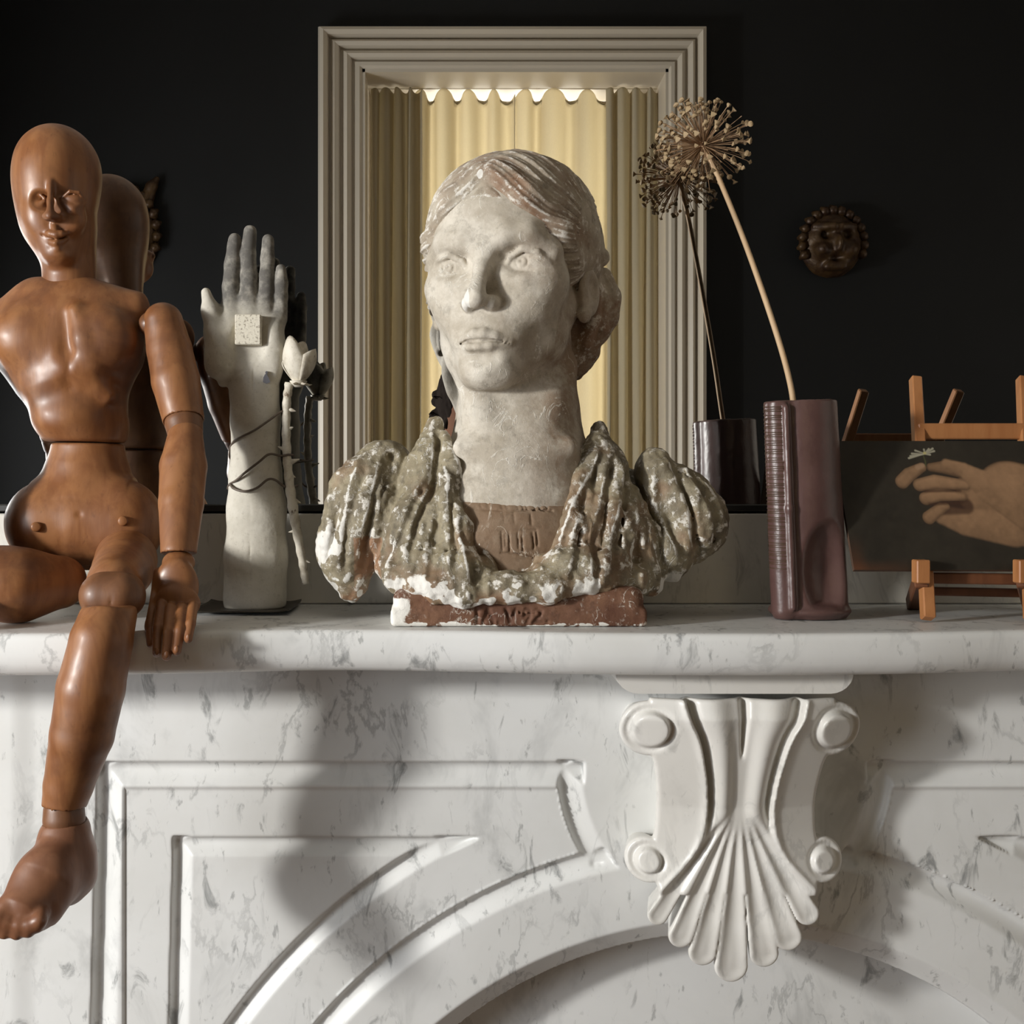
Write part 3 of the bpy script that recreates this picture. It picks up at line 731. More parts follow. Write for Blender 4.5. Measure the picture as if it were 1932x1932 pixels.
# sleeves
be(690, 960, -5, (75, 112, 72), 16, R=rot(roll=12)); be(652, 1035, 0, (54, 75, 62), 26); be(662, 1085, 5, (38, 48, 38), 18); be(664, 1118, 8, (16, 18, 18), 12)
be(728, 866, -15, (46, 36, 46), 18)
be(1285, 968, -15, (76, 98, 66), 20, R=rot(roll=-30)); be(1240, 900, -5, (40, 56, 46), 16, R=rot(roll=-14)); be(1338, 985, -35, (36, 52, 46), 14); be(1255, 1040, 0, (52, 58, 56), 20)
# left front
bc([(820, 804, 0), (806, 860, 22)], [18, 24], 10)
be(802, 905, 22, (46, 78, 46), 14, R=rot(roll=14)); be(800, 1015, 40, (88, 96, 66), 20)
bc([(836, 818, 30), (856, 880, 58), (888, 975, 88), (930, 1060, 92), (945, 1090, 84)], [9, 11, 12, 12, 12], 16)
bc([(846, 900, 60), (862, 985, 92), (868, 1070, 98)], [14, 26, 30], 10)
bc([(730, 1064, 62), (756, 1090, 104), (820, 1106, 134), (878, 1118, 144), (960, 1108, 138)], [26, 23, 24, 26, 24], 16)
bc([(780, 1060, 100), (872, 1075, 116), (925, 1092, 112)], [30, 32, 18], 20)
# right front
bc([(1130, 812, 0), (1132, 860, 20)], [18, 26], 10)
be(1136, 905, 18, (52, 82, 46), 14, R=rot(roll=-10)); be(1122, 1010, 38, (92, 92, 66), 20)
bc([(1128, 826, 25), (1098, 890, 55), (1060, 955, 84), (1018, 1050, 92), (1005, 1088, 86)], [8, 11, 12, 12, 12], 16)
bc([(1104, 900, 50), (1084, 985, 88), (1062, 1065, 98)], [14, 24, 28], 10)
bc([(1180, 940, 20), (1206, 1010, 40), (1222, 1070, 40)], [28, 34, 32], 10)
bc([(960, 1106, 138), (1030, 1110, 142), (1120, 1092, 124), (1190, 1096, 84), (1226, 1096, 50)], [24, 26, 25, 25, 24], 16)
bc([(1005, 1092, 112), (1065, 1072, 114), (1150, 1062, 92)], [18, 30, 30], 20)
# cut folds
for pts, r in (([(828, 822, 45), (812, 900, 78), (786, 985, 112)], 6), ([(847, 930, 92), (852, 1000, 118), (846, 1060, 124)], 5.5), ([(800, 985, 112), (794, 1060, 118)], 4),
               ([(858, 1010, 118), (866, 1070, 128)], 4), ([(1118, 890, 72), (1098, 960, 96), (1086, 1060, 116)], 5.5), ([(1150, 930, 78), (1132, 1040, 108)], 5), ([(1184, 900, 45), (1172, 985, 85), (1166, 1050, 96)], 5),
               ([(1212, 940, 50), (1226, 1010, 78), (1250, 1082, 62)], 5.5), ([(742, 862, 30), (742, 930, 62), (716, 1000, 75), (700, 1070, 62)], 13), ([(1192, 860, 25), (1204, 930, 46)], 7),
               ([(716, 1010, 66), (702, 1100, 60)], 10)):
    bc(pts, [r]*len(pts), 6, 'sub')
for pts, r in (([(704, 846, 40), (668, 950, 70), (640, 1080, 62)], 4.5), ([(735, 872, 34), (716, 960, 66), (692, 1050, 72)], 5), ([(668, 880, 30), (634, 980, 56), (616, 1060, 48)], 4),
               ([(1250, 862, 38), (1276, 940, 56), (1292, 1050, 50)], 4.5), ([(1290, 890, 22), (1326, 960, 34), (1346, 1020, 20)], 4.5), ([(1226, 880, 42), (1228, 960, 60), (1256, 1064, 56)], 5), ([(1262, 880, 34), (1302, 960, 48), (1322, 1040, 32)], 3.5)):
    bc(pts, [r*0.6, r, r*0.8], 4, 'sub')
# opening for the chest
be(968, 900, 95, (112, 110, 55), 8, 'sub'); be(962, 985, 118, (58, 60, 45), 8, 'sub')
be(975, 800, -40, (122, 70, 120), 6, 'sub')
be(975, 1155, 0, (250, 40, 78), 8, 'sub')
V3, Q3 = vx.mesh(1)
N = vnormals(V3, Q3); uu, vv = V3[:, 0]/sb+CX, CY+(ZC-V3[:, 2])/sb
# folds: rounded on the lit side, undercut on the other
FOLDS = [([(826, 800), (812, 860), (800, 930), (784, 990), (772, 1060)], 11, 1), ([(836, 850), (842, 930), (850, 1000), (846, 1075)], 10, 1), ([(838, 820), (858, 880), (880, 960), (904, 1020), (942, 1075)], 8, 1),
         ([(806, 870), (778, 950), (752, 1030), (742, 1080)], 8, 1), ([(862, 950), (872, 1030), (884, 1095)], 7, 1), ([(820, 960), (812, 1030), (806, 1090)], 7, 1),
         ([(1132, 830), (1100, 895), (1070, 960), (1040, 1040)], 8, 1), ([(1142, 845), (1122, 940), (1102, 1020), (1092, 1085)], 11, 1), ([(1166, 850), (1160, 940), (1140, 1010), (1122, 1080)], 10, 1),
         ([(1194, 920), (1180, 1000), (1168, 1075)], 9, 1), ([(1200, 960), (1214, 1020), (1228, 1080)], 7, 1), ([(1084, 960), (1066, 1030), (1056, 1085)], 6, 1),
         ([(722, 846), (704, 920), (692, 985), (672, 1070)], 11, 1), ([(690, 850), (666, 930), (652, 1000), (642, 1085)], 8, 1), ([(660, 876), (634, 950), (620, 1040)], 8, 1),
         ([(1240, 848), (1262, 905), (1285, 970), (1290, 1045)], 11, 1), ([(1272, 862), (1302, 920), (1326, 980), (1330, 1040)], 10, 1), ([(1312, 895), (1344, 950), (1360, 1005)], 8, 1), ([(1225, 890), (1240, 970), (1262, 1058)], 9, 1)]
disp = np.zeros(len(V3)); wear = np.zeros(len(V3)); wob = 13*fbm(V3, 24, 3, 40)
for pts, A_, sg in FOLDS:
    c_ = catmull(pts, 5); best_ = np.full(len(V3), 1e9); sd_ = np.zeros(len(V3)); tt_ = np.zeros(len(V3))
    for i in range(len(c_)-1):
        ax_, ay_ = c_[i+1]-c_[i]; l2 = ax_*ax_+ay_*ay_; t = np.clip(((uu-c_[i, 0])*ax_+(vv-c_[i, 1])*ay_)/l2, 0, 1)
        dx, dy = uu-c_[i, 0]-t*ax_, vv-c_[i, 1]-t*ay_; q = np.hypot(dx, dy); m_ = q < best_
        sd_ = np.where(m_, np.sign(dx*ay_-dy*ax_)*q, sd_); tt_ = np.where(m_, (i+t)/(len(c_)-1), tt_); best_ = np.minimum(best_, q)
    sd_ = sd_+wob; end = sstep(0, 0.2, tt_)*sstep(1.0, 0.88, tt_)
    side_ = np.where(sd_ < 0, np.exp(-(sd_/26)**2), np.exp(-(sd_/4.5)**2))
    disp += A_*end*(side_-0.85*np.exp(-((sd_-10)/6.5)**2)); wear = np.maximum(wear, end*np.exp(-((sd_+1)/4.5)**2))
frontal = sstep(0.0, -0.45, N[:, 1])
fine = vnoise(np.stack([V3[:, 0]+0.15*V3[:, 2]*np.sign(V3[:, 0]-0.07), V3[:, 1], V3[:, 2]*0.22], 1), 120, 31)+0.6*vnoise(V3*[1, 1, 0.3], 210, 32)
n1 = vnoise(V3*[1, 1, 0.55], 62, 21); n2 = vnoise(V3, 125, 22); n3 = vnoise(V3, 240, 23)
V3 = V3+N*(sb*0.75*np.clip(disp, -14, 16)*(0.8+0.7*fbm(V3, 20, 2, 44))*frontal+0.0014*fine*frontal+0.0022*(0.4-np.abs(n1))+0.0016*(0.4-np.abs(n2))+0.0008*n3+0.006*fbm(V3, 30, 3, 8)*sstep(1040, 1100, vv))[:, None]
V3 = relax(V3, Q3, 0.35)
cv = curvature(V3, Q3, 6)
low = sstep(1050, 1105, vv+26*fbm(V3, 40, 3, 1))
side = sstep(690, 620, uu)*sstep(930, 1060, vv)
chip = np.clip(0.62*wear*sstep(-0.25, 0.1, fbm(V3, 40, 3, 19))+low*sstep(-0.05, 0.28, fbm(V3, 70, 4, 13)+0.10)*0.85+side*sstep(0.08, 0.2, fbm(V3, 50, 4, 15)+0.14), 0, 1)
br = np.clip(sstep(0.02, 0.3, fbm(V3, 24, 3, 31))*0.45+0.8*sstep(1090, 1120, vv)*sstep(0.0, 0.2, fbm(V3, 35, 2, 3)+0.05)+0.9*((uu > 672) & (uu < 725) & (vv > 1010)), 0, 1)
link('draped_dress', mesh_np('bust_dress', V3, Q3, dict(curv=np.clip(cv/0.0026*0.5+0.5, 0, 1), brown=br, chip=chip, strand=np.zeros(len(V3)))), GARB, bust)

# ---- linen front with incised band
lin = plaster('linen_insert_plaster', (0.31, 0.235, 0.165), (0.24, 0.165, 0.105), (0.20, 0.12, 0.07), (0.66, 0.58, 0.48), (0.7, 1.0), 0.4)
vx = Vox(B(870, 1110, 0)*[1, 0, 1]+[0, -0.245, 0], B(1070, 925, 0)*[1, 0, 1]+[0, -0.14, 0], 0.0011)
be(966, 1010, 22, (175, 108, 92), 6)
be(966, 1080, 35, (90, 45, 75), 20)
vx.box(B(966, 843, 60), np.array([200, 200, 100])*sb, None, 0.001, 0.001, 'sub')
def surf(u, v):                                     # front depth of the insert
    t = 1-((u-966)/175)**2-((v-1010)/108)**2; return 22+92*math.sqrt(max(t, 0.02))
def cut(pts, r): bc([(u, v, surf(u, v)) for u, v in pts], [r]*len(pts), 2, 'sub')
cut([(890, 946), (960, 950), (1048, 950)], 1.8); cut([(896, 960), (960, 964), (1042, 964)], 1.8)
for q in (906, 920, 946, 955, 975, 985, 992, 1008, 1016, 1030): cut([(q, 951), (q+3, 960)], 1.5)
for q, a, b in ((950, 968, 985), (969, 966, 988), (1001, 970, 990), (946, 1000, 1038), (960, 1002, 1042), (977, 1005, 1035), (1005, 1003, 1036), (952, 1005, 1030), (985, 1012, 1040), (1012, 1004, 1030)): cut([(q, a), (q+2, b)], 1.7)
cut([(938, 999), (970, 1001), (1012, 1000)], 1.6); cut([(945, 1043), (980, 1046), (1005, 1050)], 1.8)
V4, Q4 = vx.mesh(1); V4 = V4+vnormals(V4, Q4)*(0.0006*fbm(V4, 70, 3, 2))[:, None]
cv = curvature(V4, Q4, 5)
link('linen_insert', mesh_np('bust_linen', V4, Q4, dict(curv=np.clip(cv/0.0010*0.5+0.5, 0, 1), brown=np.full(len(V4), 0.6), chip=sstep(1050, 1085, CY+(ZC-V4[:, 2])/sb)*sstep(0.0, 0.25, fbm(V4, 70, 3, 6)), strand=np.zeros(len(V4)))), lin, bust)

# ---- plinth with incised initials
vx = Vox(B(700, 1230, 0)*[1, 0, 0]+[0, -0.228, SH-0.004], B(1260, 1080, 0)*[1, 0, 1]+[0, -0.055, 0], 0.0013)
xa, xb = L(738, 0, -0.19)[0], L(1218, 0, -0.19)[0]; zt_ = L(0, 1108, -0.19)[2]
vx.box(((xa+xb)/2, -0.138, (SH+zt_)/2+0.001), ((xb-xa)/2-0.002, 0.064, (zt_-SH)/2), None, 0.012, 0.002)
vx.box(((xa+xb)/2, -0.138, SH+0.0085), ((xb-xa)/2, 0.0648, 0.0082), None, 0.004, 0.004)
for pts, r in (([(745, 1112, 70), (975, 1124, 138), (1215, 1108, 70)], 14),): pass
yf = -0.2022
def ink(pts): 
    P_ = []
    for u, v in pts: P_.append(L(u, v, yf-0.0004))
    vx.chain(P_, [0.0018]*len(P_), 0.0003, 'sub')
for st in ([(900, 1148), (901, 1176)], [(912, 1176), (921, 1149), (932, 1176)], [(915, 1167), (930, 1167)], [(941, 1175), (942, 1176)],
           [(955, 1149), (963, 1175), (975, 1148)], [(982, 1148), (981, 1155)],
           [(1000, 1152), (994, 1149), (988, 1154), (991, 1161), (999, 1160), (1001, 1152), (1000, 1165), (994, 1176)],
           [(1008, 1155), (1014, 1149), (1021, 1154), (1018, 1163), (1007, 1175), (1024, 1174)], [(1033, 1173), (1031, 1178)]): ink(st)
V5, Q5 = vx.mesh(1); N = vnormals(V5, Q5)
fz = np.clip((V5[:, 2]-SH-0.002)/0.004, 0, 1)
V5 = V5+N*((0.0010*fbm(V5, 45, 4, 2)+0.0008*fbm(V5, 130, 2, 4))*fz)[:, None]
V5[:, 2] = np.maximum(V5[:, 2], SH+0.0004)
cv = curvature(V5, Q5, 5)
chip = sstep(0.0075, 0.003, V5[:, 2]-SH+0.005*fbm(V5, 60, 3, 3))*sstep(-0.15, 0.15, fbm(V5, 90, 3, 8)+0.08)
chip = np.maximum(chip, sstep(xa+0.03, xa+0.008, V5[:, 0]+0.012*fbm(V5, 60, 3, 5))*sstep(SH+0.034, SH+0.02, V5[:, 2]))
pu_, pv_ = proj(V5); lett = (pu_ > 890) & (pu_ < 1042) & (pv_ > 1138) & (pv_ < 1179) & (V5[:, 1] < -0.19)
c5 = np.clip(cv/0.0011*0.5+0.5, 0, 1); c5 = np.where(lett, np.minimum(c5, 0.46), c5); chip = np.where(lett, 0, chip)
link('plinth', mesh_np('bust_plinth', V5, Q5, dict(curv=c5, brown=sstep(-0.1, 0.3, fbm(V5, 30, 3, 7))*0.9, chip=np.clip(chip*0.8, 0, 1), strand=np.zeros(len(V5)))), BASE, bust)
# ------------------------------------------------------------------ jointed wooden lay figure
def wood(name, a, b, dark, rough=0.33, coat=0.25, grain=(1, 1, 0.12), r=(0, 0, 0)):
    M = Mat(name, rough=rough, spec=0.5, coat=coat)
    g = M.noise(70, 6, 0.6, 0.4, grain, r); c = M.mix(M.ramp(g, 0.35, 0.68), a, b)
    c = M.mix(M.math('MULTIPLY', M.ramp(M.noise(9, 5, 0.6, 0.3), 0.48, 0.70), 0.75), c, dark)
    c = M.mix(M.math('MULTIPLY', M.ramp(M.noise(170, 4, 0.7, 0.2, (1, 1, 0.3)), 0.58, 0.72), 0.35), c, dark)
    M.color(c); rr = M.ramp(M.noise(22, 4), 0.3, 0.7)
    mr = M.nd('ShaderNodeMapRange'); M.set(mr.inputs['Value'], rr); mr.inputs['To Min'].default_value = rough-0.08; mr.inputs['To Max'].default_value = rough+0.16
    M.nt.links.new(mr.outputs[0], M.b.inputs['Roughness'])
    M.bump(M.math('ADD', g, M.math('MULTIPLY', M.noise(40, 4), 0.8)), 0.12, 0.0015); return M.m
WOOD = wood('waxed_figure_wood', (0.205, 0.078, 0.027), (0.285, 0.122, 0.045), (0.085, 0.029, 0.011), rough=0.46, coat=0.10)
WOODD = wood('dark_joint_wood', (0.13, 0.052, 0.020), (0.18, 0.075, 0.03), (0.06, 0.022, 0.010), rough=0.45, coat=0.1)
WOODF = wood('brown_foot_wood', (0.165, 0.065, 0.030), (0.215, 0.092, 0.045), (0.085, 0.032, 0.016), rough=0.42, coat=0.1)

fig = empty('mannequin', L(150, 1140, -0.15)*[1, 1, 0]+[0, 0, SH], 'jointed brown wooden artist figure sitting on the mantel edge, one leg hanging', 'mannequin')
def part(name, mat, boxes, h, build, sm=1, parent=None, noise=0.0006, label=None):
    lo, hi = boxes; vx = Vox(lo, hi, h); build(vx); V, Q = vx.mesh(sm)
    if noise: V = V+vnormals(V, Q)*(noise*fbm(V, 40, 3, 5))[:, None]
    o = link(name, mesh_np(name, V, Q), mat, parent or fig)
    if label: o['label'] = label
    return o
def bb(pts, pad):
    P_ = np.array(pts); return P_.min(0)-pad-0.010, P_.max(0)+pad+0.010
Yt = -0.078; st = PX(Yt)
def T(u, v, w=0): return L(u, v, Yt-w*st)
def E(vx, u, v, w, r, k=8, mode='add', R=None): vx.ell(T(u, v, w), np.array([r[0], r[2], r[1]])*st, R, k*st, mode)
def C(vx, pts, rads, k=6, mode='add', sq=None): vx.chain([T(*p) for p in pts], [r*st for r in rads], k*st, mode, sq)

def head(vx):
    E(vx, 108, 325, -8, (80, 88, 90), 6)
    E(vx, 106, 395, 6, (70, 95, 74), 40)
    E(vx, 112, 455, 28, (38, 42, 42), 30)
    C(vx, [(128, 440, -15), (132, 545, -8)], [52, 49], 20)
    # carved planes of the face; it turns a little to the viewer's left
    E(vx, 62, 374, 104, (27, 24, 46), 5, 'sub', rot(yaw=-22)); E(vx, 137, 374, 112, (30, 24, 44), 5, 'sub', rot(yaw=22))
    E(vx, 66, 376, 57, (18, 11, 13), 1.5); E(vx, 138, 376, 65, (19, 11, 13), 1.5)
    C(vx, [(43, 381, 52), (52, 367, 65), (68, 361, 71), (85, 374, 73)], [2, 3.2, 3.4, 2.4], 1.5); C(vx, [(116, 374, 76), (132, 361, 80), (149, 363, 75), (162, 379, 63)], [2.4, 3.4, 3.2, 2], 1.5)
    C(vx, [(45, 384, 55), (66, 391, 67), (84, 379, 73)], [2, 2.2, 2], 1.5); C(vx, [(117, 379, 76), (138, 392, 76), (161, 382, 63)], [2, 2.2, 2], 1.5)
    C(vx, [(96, 346, 80), (95, 380, 92), (95, 408, 104)], [7, 6.5, 9], 6, sq=(0, 0.8))
    E(vx, 97, 409, 94, (16, 9, 16), 5)
    vx.box(T(100, 424, 100), np.array([22, 24, 8])*st, rot(pitch=0), 0.001, 0.001, 'sub')
    C(vx, [(101, 424, 74), (104, 434, 78)], [5, 6], 3)
    E(vx, 74, 410, 58, (22, 26, 18), 20); E(vx, 136, 412, 58, (26, 28, 20), 20)
    C(vx, [(80, 442, 66), (96, 441, 79), (106, 443, 81), (116, 441, 79), (131, 439, 66)], [2.5, 6, 6.5, 6, 2.5], 3)
    C(vx, [(86, 452, 66), (106, 459, 78), (127, 450, 66)], [2.5, 4.5, 2.5], 3)
    C(vx, [(79, 443, 72), (92, 449, 81), (106, 452, 85), (120, 449, 81), (133, 440, 72)], [1.8]*5, 2, 'sub')
    C(vx, [(90, 464, 74), (108, 468, 80), (124, 463, 74)], [3, 4, 3], 8, 'sub')
    E(vx, 110, 480, 52, (24, 16, 20), 22)
part('head', WOOD, bb([T(10, 548, -110), T(205, 210, 125)], 0.004), 0.0011, head, 1, noise=0.0003, label='smooth wooden head with carved almond eyes and mouth')

def torso(vx):
    E(vx, 130, 640, 0, (150, 112, 84), 10); 
    C(vx, [(10, 600, -8), (70, 568, -5), (150, 572, 0), (255, 585, -5)], [30, 34, 38, 36], 30)
    C(vx, [(140, 720, 0), (162, 805, -2)], [102, 80], 40, sq=(1, 0.82))
    E(vx, 45, 635, 52, (58, 52, 42), 26); E(vx, 190, 640, 54, (64, 56, 40), 26)
    E(vx, 120, 610, 100, (10, 60, 16), 22, 'sub'); E(vx, 128, 700, 92, (8, 60, 8), 16, 'sub')
    C(vx, [(142, 585, 76), (158, 640, 82), (176, 690, 74)], [5, 6, 5], 26)
    C(vx, [(150, 695, 72), (205, 745, 54)], [8, 7], 34); C(vx, [(120, 695, 72), (75, 745, 52)], [8, 7], 34)
    E(vx, 130, 790, 30, (62, 40, 52), 30)
    vx.box(T(160, 895, 0), np.array([200, 200, 60])*st, rot(roll=1.0), 0.001, 0.004, 'sub')
    C(vx, [(20, 629, 97), (29, 628, 97), (32, 621, 96), (30, 614, 96)], [1.6]*4, 1, 'sub')
    vx.cap(T(300, 580, -30), T(292, 700, 0), 34*st, 20*st, 0.006, 'sub')
part('torso', WOOD, bb([T(-45, 845, -120), T(310, 520, 130)], 0.004), 0.0014, torso)

def pelvis(vx):
    C(vx, [(166, 845, -2), (165, 872, -2)], [68, 72], 10, sq=(1, 0.85))
    E(vx, 160, 985, 12, (138, 92, 92), 60)
    E(vx, 80, 990, 35, (64, 74, 66), 26); E(vx, 235, 990, 30, (70, 80, 66), 26)
    C(vx, [(105, 1058, 10), (215, 1060, 10)], [34, 34], 26)
    vx.box(T(160, 780, 0), np.array([200, 200, 57])*st, rot(roll=1.0), 0.001, 0.003, 'sub')
    E(vx, 148, 970, 106, (7, 7, 7), 4, 'sub')
    E(vx, 160, 1130, 20, (160, 100, 45), 8, 'sub')
pv = part('pelvis', WOOD, bb([T(5, 1100, -130), T(320, 832, 140)], 0.004), 0.0014, pelvis)
for (u, v, w) in ((68, 994, 110), (232, 983, 97)):
    MB().tube([T(u, v, w-14), T(u, v, w), T(u-0.3, v, w+3), T(u-0.3, v, w+4)], [9*st, 9*st, 8.5*st, 6.5*st], 14).build('peg', WOOD, pv, True)

# arm that rests on the edge
Ya = -0.115; sa = PX(Ya)
def A(u, v, Y): return L(u, v, Y)
def chainp(name, mat, pts, rads, h=0.0012, k=0.004, sq=None, extra=None, parent=None, noise=0.0004):
    P_ = [A(*p) for p in pts]; R_ = [r*PX(p[2]) for r, p in zip(rads, pts)]
    def bd(vx):
        vx.chain(P_, R_, min(k, 0.002), 'add', sq)
        if extra: extra(vx)
    return part(name, mat, bb(P_, max(R_)*(1.0 if not sq else max(1, sq[1]))+0.006), h, bd, 1, parent, noise)
def cutelbow(vx):
    vx.ell(A(350, 818, -0.132), np.array([50, 50, 42])*sa, None, 0.001, 'sub')
chainp('upper_arm', WOOD, [(308, 608, -0.098), (320, 660, -0.102), (332, 720, -0.112), (346, 790, -0.122)], [37, 42, 45, 39], extra=cutelbow, k=0.02)
chainp('elbow_joint', WOODD, [(347, 800, -0.125), (349, 812, -0.128)], [36, 34], k=0.01)
chainp('shoulder_joint', WOODD, [(286, 612, -0.098), (300, 608, -0.098)], [24, 26], k=0.006)
def cutwrist(vx): vx.ell(A(336, 1066, -0.196), np.array([44, 44, 32])*PX(-0.19), None, 0.001, 'sub')
chainp('forearm', WOOD, [(350, 822, -0.132), (346, 880, -0.146), (342, 950, -0.166), (337, 1040, -0.192)], [33, 44, 42, 34], extra=cutwrist, k=0.012)
# hand with five fingers, back of the hand to the viewer
YH = -0.205; sh_ = PX(YH)
def hand(vx):
    def P_(u, v, Y): return L(u, v, Y)
    vx.ell(P_(337, 1062, -0.198), np.array([31, 26, 24])*sh_, None, 0.004)
    vx.ell(P_(333, 1105, -0.211), np.array([42, 21, 50])*sh_, rot(pitch=8), 0.010)
    vx.ell(P_(335, 1138, -0.222), np.array([43, 15, 30])*sh_, rot(pitch=10), 0.010)
    F = [([(305, 1142, -0.228), (298, 1185, -0.250), (296, 1232, -0.262)], [10.5, 9.5, 8]),
         ([(322, 1148, -0.232), (318, 1192, -0.256), (314, 1238, -0.266)], [11.5, 10, 8.5]),
         ([(343, 1148, -0.232), (339, 1190, -0.256), (333, 1228, -0.265)], [11.5, 10, 8.5]),
         ([(364, 1142, -0.228), (360, 1176, -0.250), (355, 1206, -0.260)], [10, 9, 7.5])]
    for p, r in F: vx.chain([P_(*q) for q in p], [x*sh_ for x in r], 0.0012)
    vx.chain([P_(300, 1085, -0.205), P_(288, 1130, -0.214), P_(283, 1180, -0.235), P_(284, 1215, -0.252)], [14*sh_, 12*sh_, 9*sh_, 7*sh_], 0.004)
    for a in ((313, 1150), (333, 1153), (353, 1150)): vx.cap(P_(a[0], a[1]-12, -0.247), P_(a[0]-2, a[1]+6, -0.262), 2.2*sh_, 3*sh_, 0.004, 'sub')
    for p, r in F:                                  # nails and knuckle rings
        q = P_(p[2][0], p[2][1]-3, p[2][2]-0.0042); vx.ell(q, np.array([r[2]*0.62, 3, 8])*sh_, None, 0.0006)
        m_ = 0.5*(P_(*p[1])+P_(*p[2])); 
hd = part('hand', WOOD, bb([L(270, 1260, -0.29), L(392, 1030, -0.165)], 0.004), 0.0010, hand, 1, noise=0.0002)
# far arm, mostly outside the picture
chainp('upper_arm', WOOD, [(-52, 606, -0.100), (-66, 660, -0.105), (-84, 730, -0.118), (-92, 790, -0.128)], [37, 42, 44, 38], k=0.02, h=0.002)
chainp('elbow_joint', WOODD, [(-93, 806, -0.130), (-94, 816, -0.132)], [35, 34], k=0.01, h=0.002)
chainp('shoulder_joint', WOODD, [(-36, 608, -0.098), (-50, 606, -0.098)], [24, 26], k=0.006, h=0.002)
chainp('forearm', WOOD, [(-94, 826, -0.135), (-92, 880, -0.142), (-88, 950, -0.155), (-82, 1040, -0.172)], [33, 43, 41, 33], k=0.012, h=0.002)
def hand2(vx):
    vx.ell(L(-80, 1075, -0.182), np.array([34, 26, 36])*sh_, None, 0.008); vx.ell(L(-78, 1110, -0.195), np.array([40, 18, 34])*sh_, None, 0.008)
    for i, (u, l) in enumerate(((-108, 40), (-88, 52), (-66, 50), (-46, 38))): vx.chain([L(u+2, 1120, -0.20), L(u, 1150, -0.216), L(u, 1150+l*0.4, -0.236)], [11*sh_, 10*sh_, 8*sh_], 0.002)
    vx.chain([L(-50, 1080, -0.19), L(-34, 1110, -0.20), L(-28, 1140, -0.212)], [13*sh_, 11*sh_, 8*sh_], 0.004)
part('hand', WOOD, bb([L(-135, 1200, -0.26), L(0, 1030, -0.13)], 0.004), 0.0016, hand2, 1, noise=0)

# hanging leg: foreshortened thigh, knee, shin, ankle, foot
def cutknee(vx): pass
chainp('thigh', WOOD, [(238, 1058, -0.125), (232, 1075, -0.165), (216, 1102, -0.222)], [58, 56, 52], k=0.01, h=0.0014)
def kneed(vx):
    vx.cap(L(196, 1124, -0.247), L(228, 1124, -0.247), 46*PX(-0.247), 46*PX(-0.247), 0.003)
    vx.chain([L(222, 1098, -0.2665), L(210, 1120, -0.2695), L(208, 1146, -0.267)], [2.4*PX(-0.25)]*3, 0.001, 'sub')
part('knee_joint', WOODD, bb([L(125, 1175, -0.29), L(305, 1070, -0.21)], 0.006), 0.0013, kneed)
def cutshin(vx):
    vx.ell(L(121, 1538, -0.268), np.array([46, 46, 40])*PX(-0.268), None, 0.0008, 'sub')
    vx.box(L(212, 1105, -0.258), np.array([80, 60, 36])*PX(-0.258), None, 0.01, 0.004, 'sub')
chainp('shin', WOOD, [(205, 1160, -0.262), (191, 1210, -0.276), (171, 1300, -0.281), (155, 1386, -0.278), (130, 1480, -0.270), (121, 1520, -0.268)], [52, 58, 63, 59, 46, 41], k=0.012, extra=cutshin, h=0.0013)
chainp('ankle_joint', WOODD, [(121, 1530, -0.268), (121, 1545, -0.269)], [38, 39], k=0.01)
YF = -0.27; sf = PX(YF)
def foot(vx):
    def P_(u, v, Y): return L(u, v, Y-0.013)
    vx.chain([P_(126, 1570, -0.252), P_(128, 1620, -0.252)], [44*sf, 48*sf], 0.012)
    vx.chain([P_(138, 1610, -0.242), P_(140, 1655, -0.246), P_(128, 1680, -0.252)], [38*sf, 34*sf, 26*sf], 0.012)
    vx.chain([P_(112, 1600, -0.266), P_(82, 1655, -0.286), P_(44, 1716, -0.304)], [38*sf, 41*sf, 46*sf], 0.014, sq=(1, 0.62))
    vx.chain([P_(122, 1640, -0.258), P_(74, 1712, -0.288)], [40*sf, 38*sf], 0.014, sq=(1, 0.6))
    T_ = [((8, 1716), (-14, 1756), 16), ((24, 1724), (9, 1760), 12.5), ((44, 1730), (32, 1762), 12), ((62, 1732), (54, 1758), 11.5), ((78, 1726), (72, 1748), 11)]
    for (a, b), (c, d), r in T_: vx.chain([P_(a, b, -0.310), P_((a+c)/2, (b+d)/2, -0.315), P_(c, d, -0.314)], [r*1.1*sf, r*1.05*sf, r*0.92*sf], 0.004)
    for a, b, c, d in ((14, 1698, -3, 1754), (35, 1702, 20, 1760), (55, 1706, 43, 1760), (72, 1708, 64, 1750)):
        vx.chain([P_(a+6, b-14, -0.328), P_(a, b+8, -0.330), P_(c, d, -0.330)], [1.2*sf, 2.4*sf, 3.0*sf], 0.002, 'sub')
    vx.ell(P_(121, 1532, -0.255), np.array([43, 43, 41])*PX(-0.268), None, 0.0008, 'sub')
part('foot', WOODF, bb([L(-60, 1795, -0.375), L(215, 1535, -0.205)], 0.004), 0.0012, foot, 1, noise=0.0004)
